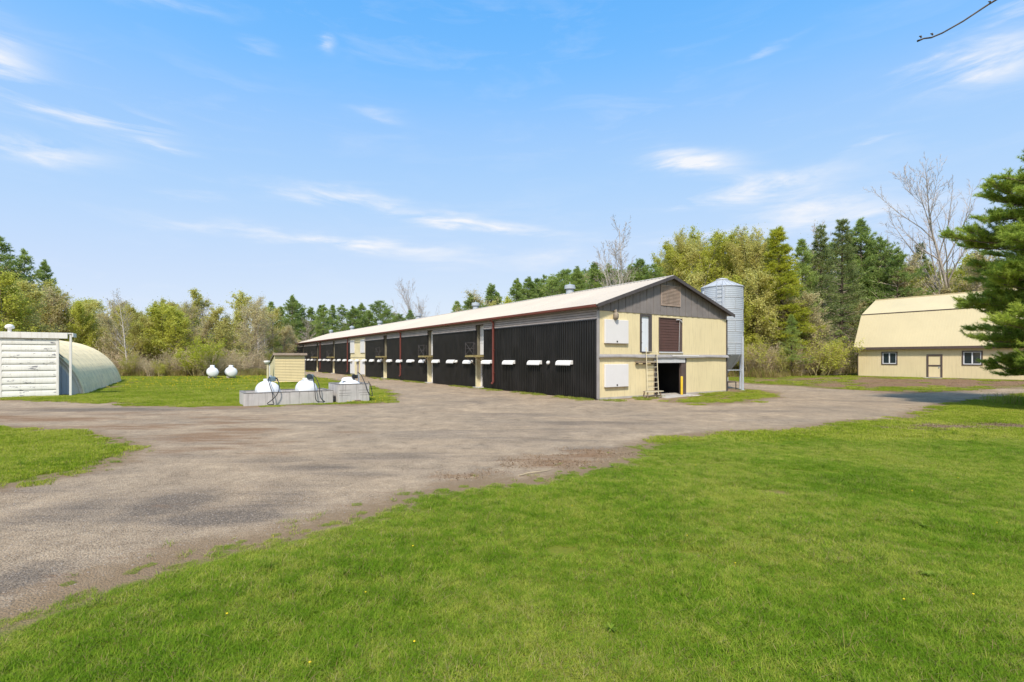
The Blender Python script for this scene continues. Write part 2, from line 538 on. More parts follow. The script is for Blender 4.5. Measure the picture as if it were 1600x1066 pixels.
GRAVEL = [(-7.0, 1.5), (-5.0, 3.6), (-4.58, 4.47), (-4.35, 4.93), (-4.16, 5.42), (-3.83, 6.0), (-3.31, 6.47), (-2.86, 6.79), (-2.3, 7.49),
          (-1.7, 8.29), (-1.14, 8.9), (-0.48, 9.47), (0.36, 9.37), (1.29, 10.1), (2.27, 11.1), (3.0, 12.67), (4.02, 14.27),
          (5.85, 15.24), (9.41, 16.35), (12.8, 18.54), (15.5, 19.55), (19.68, 23.68), (24.04, 26.86), (28.65, 29.48), (31.14, 30.44), (36, 31.5), (60, 33),
          (60, 36), (37.5, 34.2), (34.6, 33.9), (29.75, 33.3), (27.09, 33.3), (25.29, 34.3), (24.43, 36.2), (22.89, 39.78), (21.1, 43.44), (20, 52), (14, 44),
          (13.2, 33.2), (5.6, 28.3), (-42.5, 101), (-47, 101), (-37.0, 78.2), (-28.75, 69.18), (-23.0, 59.95), (-16.61, 49.96), (-12.03, 41.83),
          (-8.79, 35.27), (-6.71, 29.01), (-6.36, 26.45), (-7.45, 25.33), (-12.9, 24.0), (-14.41, 23.98), (-16.87, 23.98),
          (-21.67, 26.07), (-25.79, 27.25), (-28.31, 27.67), (-60, 24), (-60, 1.5)]
ISLAND = [(-30, 18), (-17.04, 16.65), (-15.61, 16.5), (-13.52, 15.78), (-11.5, 14.5), (-9.89, 12.85), (-8.94, 11.1), (-8.85, 9.88),
          (-8.92, 9.18), (-8.93, 8.73), (-11, 6.5), (-30, 6)]
PATCH = [(8.0, 26.4), (10.72, 30.48), (14.54, 33.94), (17.2, 38.0), (17.9, 35.27), (15.65, 29.89), (12.14, 26.0), (9.2, 25.1)]


def sdist(P, poly):
    """signed distance, positive inside"""
    poly = np.asarray(poly, float)
    A, B = poly, np.roll(poly, -1, 0)
    best = np.full(len(P), 1e9)
    inside = np.zeros(len(P), bool)
    for a, b in zip(A, B):
        ab = b - a
        t = np.clip(((P - a) @ ab) / (ab @ ab), 0, 1)
        q = a + t[:, None] * ab
        best = np.minimum(best, np.hypot(*(P - q).T))
        c = (a[1] > P[:, 1]) != (b[1] > P[:, 1])
        if abs(b[1] - a[1]) > 1e-9:
            xs = a[0] + (P[:, 1] - a[1]) / (b[1] - a[1]) * ab[0]
            inside ^= c & (P[:, 0] < xs)
    return np.where(inside, best, -best)


def gravel_sd(x, y):
    P = np.stack([np.ravel(x), np.ravel(y)], 1).astype(float)
    g = sdist(P, GRAVEL)
    g = np.minimum(g, -sdist(P, ISLAND))
    g = np.minimum(g, -sdist(P, PATCH))
    amp = np.clip(np.hypot(P[:, 0], P[:, 1]) / 30, 0.35, 1.0)
    g = g + amp * (0.9 * (vnoise(P[:, 0], P[:, 1], 1.7, 3) - 0.5) + 0.45 * (vnoise(P[:, 0], P[:, 1], 0.5, 4) - 0.5))
    return g


DIRT = [(-17.9, 18.9, 4, .9, .9), (-12.8, 17.0, 3.4, 1.1, .8), (-9.0, 14.7, 2.6, 1.4, .8), (-8.6, 16.2, 1.6, .7, 1), (-7.0, 13.8, 2.2, .9, .65), (-11, 19.5, 4.5, 1.6, .6), (-16, 21, 5, 1.5, .6),
        (-8.4, 12.4, 1.1, 1.0, .6), (-6.9, 11.9, 1.2, .8, .35), (0.9, 11.2, 1.2, .9, .95), (2.0, 12.1, 1.0, .8, .95), (-1.0, 9.9, 1.5, .4, .6),
        (31, 42.5, 4.5, 3.2, .95), (26, 40, 2.6, 3, .85), (24, 46.5, 2.5, 3, .7), (29.5, 38.5, 4, 2.6, 1), (34, 37.5, 4.5, 3.2, 1), (35.5, 41, 4.5, 3.2, 1), (39, 37.5, 5, 3.6, 1), (25.5, 43, 2.6, 4.5, .5), (33, 47, 3, 2, .8), (47, 42.6, 9, 4.5, 1), (28.5, 46.5, 4, 3.0, .75), (12.2, 29.5, 3.4, 2.8, .62), (16, 34, 2.5, 3, .62), (25.5, 50, 2.5, 1.5, .6), (-26, 22.5, 8, 1.2, .6), (-13.5, 23.2, 2.5, .8, .8), (-8.5, 24.6, 2.2, .4, .7),
        (-22, 19.6, 4, 1.0, .8), (25.8, 33.4, 3.0, 1.4, .8), (30, 32.6, 4, .8, .6), (22.5, 43, 2, 4, .5), (-32, 39, 1.6, 3, .8), (-37, 47, 2, 3.5, .8), (-3.2, 6.9, .8, .5, .5), (-4.6, 5.2, .35, .9, .5)]
DIRT += [(-20.5, 19.6, 3.5, .8, 1), (-17, 19.2, 3, .6, .95), (-24, 20.5, 4, 1, .9), (-5.2, 15.6, 1.6, .5, .6), (-10.2, 17.9, 1.6, .6, .8), (-7.6, 12.9, 1.8, .35, .8), (-5.9, 12.3, 1.4, .3, .7)]
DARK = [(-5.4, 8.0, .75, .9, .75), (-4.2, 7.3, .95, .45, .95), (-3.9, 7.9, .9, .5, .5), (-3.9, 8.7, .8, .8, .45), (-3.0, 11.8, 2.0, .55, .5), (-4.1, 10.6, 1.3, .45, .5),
        (-5.5, 11.4, 1.2, .5, .4), (-5.2, 5.2, .5, .6, .6), (3.0, 18, 3.5, .8, .5), (-18.4, 22.6, 5, 1.0, .7), (19.6, 27.0, 2.6, 1.0, .35), (-6.7, 7.6, .8, .9, .45), (24, 30.5, 4, .8, .3),  # the two on the right-hand drive simply darken the gravel
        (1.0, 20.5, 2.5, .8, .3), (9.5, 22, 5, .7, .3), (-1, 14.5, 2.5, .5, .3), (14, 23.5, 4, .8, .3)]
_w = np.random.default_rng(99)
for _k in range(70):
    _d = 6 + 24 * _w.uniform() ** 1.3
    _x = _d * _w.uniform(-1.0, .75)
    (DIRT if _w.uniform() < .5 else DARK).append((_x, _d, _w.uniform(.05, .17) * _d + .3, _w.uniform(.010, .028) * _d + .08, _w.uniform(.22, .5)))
MULCH = [(14.3, 16.7, 1.4, .55, 1), (16.4, 17.0, 1.7, .65, 1), (12.8, 16.5, .8, .3, .6)]


def blobs(x, y, lst):
    o = np.zeros_like(x)
    for (a, b, rx, ry, k) in lst:
        o = np.maximum(o, k * np.exp(-(((x - a) / rx) ** 2 + ((y - b) / ry) ** 2)))
    return o


def lines(a, b, s0, growth, smax):
    out, s = [a], s0
    while out[-1] < b:
        out.append(out[-1] + s)
        s = min(smax, s * growth)
    return out


xs = np.array([-4000, -1500, -600, -260, -140, -95] + list(np.arange(-72, -20, 0.6)) + list(np.arange(-20, 22, 0.25)) + list(np.arange(22, 64, 0.6))
              + [80, 110, 170, 300, 700, 1600, 4000], float)
ys = np.array([-1500, -300, -60, -20, -6, -2, 0, 1] + lines(1.6, 60, 0.12, 1.012, 0.6) + lines(61, 130, 1.2, 1.03, 6) + [150, 190, 260, 420, 800, 1800, 4500], float)
XX, YY = np.meshgrid(xs, ys)
SD = gravel_sd(XX, YY).reshape(XX.shape)
ZZ = height(XX, YY)
lawn_bump = (0.05 * (vnoise(XX, YY, 2.6, 1) - 0.5) + 0.03 * (vnoise(XX, YY, 0.9, 2) - 0.5)) * sstep(0.0, 0.8, -SD) * sstep(60, 40, np.hypot(XX, YY))
rut = -0.025 * vnoise(XX, YY, 1.5, 8) * sstep(0.3, 1.2, SD)
ZZ = ZZ + lawn_bump + rut
DI = blobs(XX, YY, DIRT)
# trodden soil along the border of the lawn
DI = np.maximum(DI, .40 * np.exp(-((SD - .35) / .55) ** 2))
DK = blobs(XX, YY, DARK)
MU = blobs(XX, YY, MULCH)


def ground_material():
    m, nt, N, L, P = new_mat('ground')
    geo = N.new('ShaderNodeNewGeometry')
    pos = geo.outputs['Position']

    def att(n):
        a = N.new('ShaderNodeAttribute')
        a.attribute_name = n
        return a.outputs['Fac']

    def mth(op, a, b=0.0, c=0.0, clamp=False):
        n = N.new('ShaderNodeMath')
        n.operation = op
        n.use_clamp = clamp
        for i, v in enumerate((a, b, c)):
            if isinstance(v, (int, float)):
                n.inputs[i].default_value = v
            else:
                L.new(v, n.inputs[i])
        return n.outputs[0]
    # gravel: stones of mixed tone over pale fines
    vo = N.new('ShaderNodeTexVoronoi'); vo.inputs['Scale'].default_value = 52
    L.new(pos, vo.inputs['Vector'])
    vo2 = N.new('ShaderNodeTexVoronoi'); vo2.inputs['Scale'].default_value = 130
    L.new(pos, vo2.inputs['Vector'])
    nbig = noise(N, L, pos, 0.30, 5)
    nmid = noise(N, L, pos, 2.2, 8, 0.68)
    nfin = noise(N, L, pos, 26, 6, 0.75)
    sepc = N.new('ShaderNodeSeparateColor'); L.new(vo.outputs['Color'], sepc.inputs[0])
    sepc2 = N.new('ShaderNodeSeparateColor'); L.new(vo2.outputs['Color'], sepc2.inputs[0])
    st = mth('MULTIPLY_ADD', sepc.outputs[0], 0.5, mth('MULTIPLY', sepc2.outputs[0], 0.5))
    rg = ramp(N, [(0.0, (0.12, 0.094, 0.068)), (0.3, (0.305, 0.243, 0.176)), (0.6, (0.42, 0.34, 0.252)), (0.85, (0.50, 0.422, 0.33)), (1.0, (0.68, 0.61, 0.515))])
    L.new(st, rg.inputs[0])
    gcol = mixc(N, L, mth('MULTIPLY', mth('SUBTRACT', nmid.outputs[0], 0.35), 1.5, clamp=True), rg.outputs[0], (0.405, 0.328, 0.242))
    gcol = mixc(N, L, 0.55, gcol, mixc(N, L, mth('MULTIPLY_ADD', nbig.outputs[0], 2.4, -0.7, clamp=True), (0.16, 0.155, 0.15), (0.60, 0.48, 0.36)), 'SOFT_LIGHT')
    gcol = mixc(N, L, 1.0, gcol, mixc(N, L, mth('MULTIPLY_ADD', nmid.outputs[0], 2.6, -.8, clamp=True), (.80, .79, .78), (1.24, 1.22, 1.19)), 'MULTIPLY')
    npat = noise(N, L, pos, .85, 8, .7, .5)
    gcol = mixc(N, L, 1.0, gcol, mixc(N, L, mth('MULTIPLY_ADD', npat.outputs[0], 3.2, -1.1, clamp=True), (.86, .84, .82), (1.18, 1.16, 1.13)), 'MULTIPLY')
    # tyre-polished bands, compacted damp patches and other darker blobs
    mpt = N.new('ShaderNodeMapping'); mpt.inputs['Rotation'].default_value = (0, 0, 0.25); mpt.inputs['Scale'].default_value = (0.12, 0.9, 1)
    L.new(pos, mpt.inputs[0])
    ntr = noise(N, L, mpt.outputs[0], 1.0, 6, 0.6)
    gcol = mixc(N, L, mth('MULTIPLY', mth('MULTIPLY_ADD', ntr.outputs[0], 4.0, -2.1, clamp=True), 0.28), gcol, (0.20, 0.175, 0.158))
    mpd = N.new('ShaderNodeMapping'); mpd.inputs['Rotation'].default_value = (0, 0, -0.35); mpd.inputs['Scale'].default_value = (0.55, 2.6, 1)
    L.new(pos, mpd.inputs[0])
    nds = noise(N, L, mpd.outputs[0], 1.1, 9, 0.72, .4)
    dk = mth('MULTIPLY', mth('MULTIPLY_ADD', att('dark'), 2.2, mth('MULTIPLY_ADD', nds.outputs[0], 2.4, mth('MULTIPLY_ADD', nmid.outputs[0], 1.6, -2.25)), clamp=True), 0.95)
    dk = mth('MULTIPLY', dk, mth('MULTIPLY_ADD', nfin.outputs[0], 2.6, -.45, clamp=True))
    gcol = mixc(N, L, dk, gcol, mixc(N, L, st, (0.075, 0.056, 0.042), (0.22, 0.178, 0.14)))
    # brown dirt
    rd = ramp(N, [(0.25, (0.13, 0.070, 0.036)), (0.55, (0.275, 0.165, 0.092)), (0.8, (0.45, 0.305, 0.19))])
    L.new(nfin.outputs[0], rd.inputs[0])
    di = mth('MULTIPLY_ADD', att('dirt'), 2.0, mth('MULTIPLY_ADD', nds.outputs[0], 4.2, mth('MULTIPLY_ADD', nmid.outputs[0], 1.2, -3.48)), clamp=True)
    gcol = mixc(N, L, mth('MULTIPLY', di, 0.95), gcol, rd.outputs[0])
    # grass, seen from afar, and the thatch under the blades
    nl = noise(N, L, pos, 0.45, 5)
    nl2 = noise(N, L, pos, 4.5, 6, 0.7)
    rgr = ramp(N, [(0.28, (0.095, 0.135, 0.010)), (0.5, (0.150, 0.180, 0.014)), (0.72, (0.23, 0.215, 0.030))])
    L.new(mth('MULTIPLY_ADD', nl.outputs[0], 0.55, mth('MULTIPLY', nl2.outputs[0], 0.5)), rgr.inputs[0])
    grc = mixc(N, L, mth('MULTIPLY_ADD', nfin.outputs[0], 2.2, -1.1, clamp=True), rgr.outputs[0], (0.17, 0.13, 0.055))
    lit = mth('MULTIPLY_ADD', att('litter'), 1.6, mth('MULTIPLY_ADD', nl2.outputs[0], 1.4, -1.1), clamp=True)
    rl = ramp(N, [(0.3, (0.12, 0.075, 0.045)), (0.6, (0.255, 0.175, 0.105)), (0.8, (0.38, 0.29, 0.19))])
    L.new(nfin.outputs[0], rl.inputs[0])
    dlawn = mth('MULTIPLY_ADD', att('dirt'), 2.0, mth('MULTIPLY_ADD', nl2.outputs[0], 1.4, -1.2), clamp=True)
    grc = mixc(N, L, dlawn, grc, rd.outputs[0])
    grc = mixc(N, L, lit, grc, rl.outputs[0])
    # the ragged border: bare soil, then gravel
    e = mth('ADD', att('gsd'), mth('MULTIPLY_ADD', nl2.outputs[0], 1.3, -0.65))
    soil = mth('MULTIPLY_ADD', e, 2.6, 1.5, clamp=True)
    grav = mth('MULTIPLY_ADD', e, 1.8, -0.1, clamp=True)
    col = mixc(N, L, soil, grc, mixc(N, L, 0.5, rd.outputs[0], (0.26, 0.20, 0.12)))
    col = mixc(N, L, grav, col, gcol)
    col = mixc(N, L, mth('MULTIPLY', att('mulch'), 0.95), col, rl.outputs[0])
    L.new(col, P.inputs['Base Color'])
    P.inputs['Roughness'].default_value = 0.95
    P.inputs['Specular IOR Level'].default_value = 0.12
    b = N.new('ShaderNodeBump')
    b.inputs['Strength'].default_value = 0.75
    b.inputs['Distance'].default_value = 0.02
    L.new(mth('ADD', mth('MULTIPLY', vo.outputs['Distance'], -1.0), mth('MULTIPLY_ADD', nfin.outputs[0], 0.9, mth('MULTIPLY', nmid.outputs[0], 1.6))), b.inputs['Height'])
    L.new(b.outputs[0], P.inputs['Normal'])
    return m


M['ground'] = ground_material()


def woods_edge_dist(x, y):
    """positive under the trees (metres past the edge of the woods)"""
    x, y = np.asarray(x, float), np.asarray(y, float)
    left = sdist(np.stack([x.ravel(), y.ravel()], 1), [(-200, 52), (-58, 57), (-50, 64), (-40, 65), (-33.5, 66), (-36, 78), (-46, 92), (-49, 108), (-20, 112), (10, 84),
                                                        (24, 66), (23.5, 53), (26, 50.5), (33.5, 53.5), (39, 62), (60, 48), (200, 60), (200, 300), (-200, 300)])
    return left.reshape(x.shape)


WE = woods_edge_dist(XX, YY)
LIT = sstep(-2.5, 1.0, WE + 1.2 * (vnoise(XX, YY, 3.0, 11) - 0.5))


def build_ground():
    ny, nx = XX.shape
    idx = np.arange(ny * nx).reshape(ny, nx)
    Q = np.stack([idx[:-1, :-1], idx[:-1, 1:], idx[1:, 1:], idx[1:, :-1]], -1).reshape(-1, 4)
    sdq = SD.ravel()[Q].mean(1)
    V = np.stack([XX.ravel(), YY.ravel(), ZZ.ravel()], 1)
    for name, sel in (('lawn', sdq <= 0.05), ('gravel_yard', sdq > 0.05)):
        q = Q[sel]
        used, inv = np.unique(q, return_inverse=True)
        mb = MB().add(V[used], inv.reshape(-1, 4))
        o = mb.obj(name, M['ground'], smooth=True)
        tag(o, kind='structure')
        me = o.data
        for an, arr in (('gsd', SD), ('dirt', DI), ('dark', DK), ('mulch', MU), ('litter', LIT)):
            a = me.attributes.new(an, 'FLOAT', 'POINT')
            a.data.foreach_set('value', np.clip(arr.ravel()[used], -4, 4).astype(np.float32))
        o['label'] = {'lawn': 'mown green lawn around the farmyard', 'gravel_yard': 'grey-tan gravel yard and drive beside the barns'}[name]


build_ground()


def ground_z(x, y):
    x, y = np.asarray(x, float), np.asarray(y, float)
    sd = gravel_sd(x, y).reshape(x.shape)
    return (height(x, y) + (0.05 * (vnoise(x, y, 2.6, 1) - 0.5) + 0.03 * (vnoise(x, y, 0.9, 2) - 0.5)) * sstep(0.0, 0.8, -sd) * sstep(60, 40, np.hypot(x, y))
            - 0.025 * vnoise(x, y, 1.5, 8) * sstep(0.3, 1.2, sd))


# ------------------------------------------------------------------ building helpers
def ribbed(mb, o, T, U, Nn, W, H, pitch=0.2, depth=0.02, rib=0.045, mat=0, H2=None, phase=0.5):
    """a ribbed metal sheet: origin o, across T, up U, outward Nn; H2 = height at the far end when it slopes"""
    o, T, U, Nn = (np.asarray(v, float) for v in (o, T, U, Nn))
    pts = [(0.0, 0.0)]
    x = pitch * phase
    while x < W:
        for dx, d in ((-rib * .75, 0), (-rib * .4, depth), (rib * .4, depth), (rib * .75, 0)):
            if 0.002 < x + dx < W - 0.002:
                pts.append((x + dx, d))
        x += pitch
    pts.append((W, 0.0))
    pts = np.array(pts)
    h = np.full(len(pts), H) if H2 is None else H + (H2 - H) * pts[:, 0] / W
    lo = o + pts[:, :1] * T + pts[:, 1:] * Nn
    hi = lo + h[:, None] * U
    n = len(pts)
    i = np.arange(n - 1)
    F = np.stack([i, i + 1, i + 1 + n, i + n], 1)
    if np.dot(np.cross(T, U), Nn) < 0:
        F = F[:, ::-1]
    return mb.add(np.concatenate([lo, hi]), F, mat)


def part(name, parent, mats, *boxes, bev=0.0):
    mb = MB()
    for b in boxes:
        mb.box(*b)
    o = mb.obj(name, mats, parent)
    if bev:
        bevel(o, bev)
    return o


def share(name, me, parent, loc=(0, 0, 0), rot=(0, 0, 0), scale=(1, 1, 1)):
    o = link(name, me, parent)
    o.location, o.rotation_euler, o.scale = loc, rot, scale
    return o


X, Y, Z = (1, 0, 0), (0, 1, 0), (0, 0, 1)
NX, NY = (-1, 0, 0), (0, -1, 0)

# ------------------------------------------------------------------ the long poultry barn
W, LEN, EAVE, RIDGE = 11.83, 87.0, 5.2, 7.18
barn = thing('poultry_barn', 'very long two-storey barn with black metal side and pale yellow gable', 'barn', (*BARN, 0), YAW)
SL = (RIDGE - EAVE) / (W / 2)


def barn_gable():
    # pale yellow sheets round the openings (across, height)
    rects = [(0.06, 3.30, 2.50, 4.95), (3.30, 4.33, 4.93, 4.95), (3.30, 4.33, 2.50, 2.66), (4.33, 4.94, 2.50, 4.95),
             (4.94, 7.19, 4.80, 4.95), (4.94, 7.19, 2.50, 2.62), (7.19, W - .06, 2.50, 4.95),
             (0.06, 4.50, 0.12, 2.36), (7.50, W - .06, 0.12, 2.36)]
    for (a, b, c, d) in rects:
        mb = MB()
        ribbed(mb, (a, -0.003, c), X, Z, NY, b - a, d - c, 0.22, 0.005, 0.03)
        mb.box(a, b, 0.0, 0.12, c, d)
        mb.obj('wall_sheet', M['yellow'], barn)
    part('foundation', barn, M['apron'], (0.0, 4.5, -0.02, 0.14, -0.2, 0.118))
    part('foundation', barn, M['apron'], (7.5, W, -0.02, 0.14, -0.2, 0.118))
    part('corner_trim', barn, M['flashing'], (-0.05, 0.058, -0.05, 0.1, 0.05, 4.94), bev=.006)
    part('corner_trim', barn, M['dark_trim'], (W - .058, W + .05, -0.05, 0.1, 0.05, 4.94), bev=.006)
    # drip ledge between the storeys: a bent, dented flashing
    n = 46
    mb = MB()
    V, F = [], []
    for i in range(n + 1):
        x = -0.02 + (W + 0.04) * i / n
        sag = 0.03 * math.sin(x * 1.1) * math.sin(x * .37 + 1) + random.uniform(-.008, .008)
        out = 0.17 + random.uniform(-.012, .012)
        for (y, z) in ((-0.02, 2.53), (-out * .55, 2.50 + sag), (-out, 2.40 + sag), (-out, 2.34 + sag), (-0.02, 2.345)):
            V.append((x, y, z))
        if i:
            a, b = (i - 1) * 5, i * 5
            F += [(a + k, b + k, b + k + 1, a + k + 1) for k in range(4)] + [(a + 4, b + 4, b, a)]
    F += [(4, 3, 2, 1, 0), tuple(n * 5 + k for k in range(5))]
    mb.add(V, F)
    mb.obj('drip_ledge', M['flashing'], barn)
    part('ledge_patch', barn, M['white'], (6.0, 8.6, -0.182, -0.176, 2.42, 2.50), bev=.002)
    # grey vertical boards of the gable triangle
    bw, x, k = 0.296, 0.03, 0
    while x < W - 0.05:
        x1 = min(x + bw - 0.024, W - 0.03)
        zt = [EAVE + 0.11 + SL * min(t, W - t) for t in (x, (x + x1) / 2, x1)]
        y0, y1 = -0.030 - 0.014 * (k % 2) - random.uniform(0, .008), 0.06
        apex = x < W / 2 < x1
        top = [(x, zt[0]), (W / 2, EAVE + .11 + SL * W / 2), (x1, zt[2])] if apex else [(x, zt[0]), (x1, zt[2])]
        prof = [(x, 4.955)] + top + [(x1, 4.955)]
        m_ = len(prof)
        V = [(p, y0, q) for p, q in prof] + [(p, y1, q) for p, q in prof]
        F = [tuple(range(m_))[::-1], tuple(range(m_, 2 * m_))] + [(i, (i + 1) % m_, m_ + (i + 1) % m_, m_ + i) for i in range(m_)]
        F[0] = tuple(range(m_)); F[1] = tuple(range(2 * m_ - 1, m_ - 1, -1))
        MB().add(V, F).obj('gable_board', M['grey_board'], barn)
        x += bw
        k += 1
    mb = MB()
    z1 = EAVE + SL * W / 2
    mb.add([(0.05, 0.0, 4.96), (W - .05, 0.0, 4.96), (W - .05, .0, EAVE), (W / 2, .0, z1), (.05, .0, EAVE),
            (0.05, 0.16, 4.95), (W - .05, 0.16, 4.95), (W - .05, .16, EAVE), (W / 2, .16, z1), (.05, .16, EAVE)],
           [(0, 1, 2, 3, 4), (9, 8, 7, 6, 5), (0, 5, 6, 1)])
    mb.obj('gable_backing', M['dark_trim'], barn)
    # louvred vent
    v = part('vent_frame', barn, M['vent_tan'], (5.10, 5.17, -.085, -.03, 5.53, 6.78), (6.83, 6.90, -.085, -.03, 5.53, 6.78),
             (5.17, 6.83, -.085, -.03, 6.72, 6.78), (5.17, 6.83, -.085, -.03, 5.53, 5.59))
    for i in range(13):
        z = 5.60 + i * 0.086
        MB().bar((5.17, -.06, z + .03), (6.83, -.06, z + .03), 0.05, 0.05).add(
            [(5.17, -.04, z + .08), (6.83, -.04, z + .08), (6.83, -.082, z), (5.17, -.082, z)], [(0, 1, 2, 3), (3, 2, 1, 0)]).obj('louvre_slat', M['vent_tan'], v)
    # white fan-cover panels
    for (z0, z1) in ((3.14, 4.48), (0.68, 1.97)):
        o = part('fan_cover', barn, M['white'], (0.40, 2.24, -.13, -.014, z0, z1), bev=.015)
        part('latch', o, M['rubber'], (1.27, 1.36, -.15, -.128, z0 + .07, z0 + .15))
        MB().bar((0.42, -.075, z0 - .012), (2.22, -.075, z0 - .012), 0.10, 0.02).obj('lower_strip', M['wood'], o)  # thin brown strip along the bottom of the panel
    # tall narrow loft door
    d = part('loft_door', barn, M['white_door'], (3.44, 4.10, 0.05, 0.09, 2.70, 4.80), bev=.006)
    part('door_frame', d, M['dark_trim'], (3.31, 3.44, -.03, .14, 2.66, 4.92), (4.10, 4.32, -.03, .14, 2.66, 4.92),
         (3.44, 4.10, -.03, .14, 4.80, 4.92), (3.44, 4.10, -.05, .14, 2.63, 2.70))
    for z in (3.2, 3.85, 4.4):
        part('hinge', d, M['flashing'], (3.46, 3.56, 0.035, 0.05, z, z + .05))
    # brown roll-up door on the upper floor
    z = 2.72
    mb = MB()
    while z < 4.74:
        mb.box(5.02, 6.92, 0.03, 0.07, z + 0.02, min(z + 0.165, 4.76))
        mb.box(5.02, 6.92, 0.06, 0.075, z - .004, z + .02)
        z += 0.17
    o = mb.obj('roll_door', M['brown_door'], barn)
    part('door_frame', o, M['brown_trim'], (4.945, 5.02, -.03, .12, 2.62, 4.80), (6.92, 7.185, .02, .12, 2.62, 4.80), (5.02, 6.92, -.02, .12, 4.76, 4.80))
    part('door_sill', o, M['header'], (4.95, 7.18, -.06, .10, 2.62, 2.70), bev=.008)
    MB().tube([(6.90, -.02, 4.66), (6.86, -.03, 4.2), (6.84, -.02, 3.4), (6.82, -.02, 2.75)], 0.012, 5).obj('pull_rope', M['header'], o)
    MB().tube([(6.55, -.04, 4.70), (6.8, -.05, 4.72), (7.0, -.05, 4.66), (7.1, -.04, 4.55)], 0.035, 6).obj('torn_seal', M['header'], o)
    # ground-floor opening
    part('door_header', barn, M['header'], (4.51, 7.34, -.09, .10, 2.02, 2.33), bev=.01)
    part('door_jamb', barn, M['brown_trim'], (7.05, 7.495, -.05, .16, 0.0, 2.02), bev=.01)
    part('door_jamb', barn, M['wood'], (4.50, 4.58, -.03, .14, 0.0, 2.02), bev=.01)
    part('header_cap', barn, M['dark_trim'], (7.342, 7.495, -.07, .10, 2.022, 2.335))
    # inside the opening
    part('inner_floor', barn, M['apron'], (0.3, W - .3, .2, 86.5, -.05, 0.03))
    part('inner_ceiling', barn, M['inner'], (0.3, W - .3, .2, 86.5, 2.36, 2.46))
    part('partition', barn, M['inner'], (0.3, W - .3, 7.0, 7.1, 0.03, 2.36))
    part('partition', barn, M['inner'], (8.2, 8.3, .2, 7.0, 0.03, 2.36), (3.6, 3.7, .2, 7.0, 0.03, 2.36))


barn_gable()

BAYS = [(12.6, 13.84), (21.9, 23.1), (34.2, 35.35), (57.2, 58.4), (68.2, 69.4), (80.2, 81.4)]
CREAM = (42.2, 48.8)


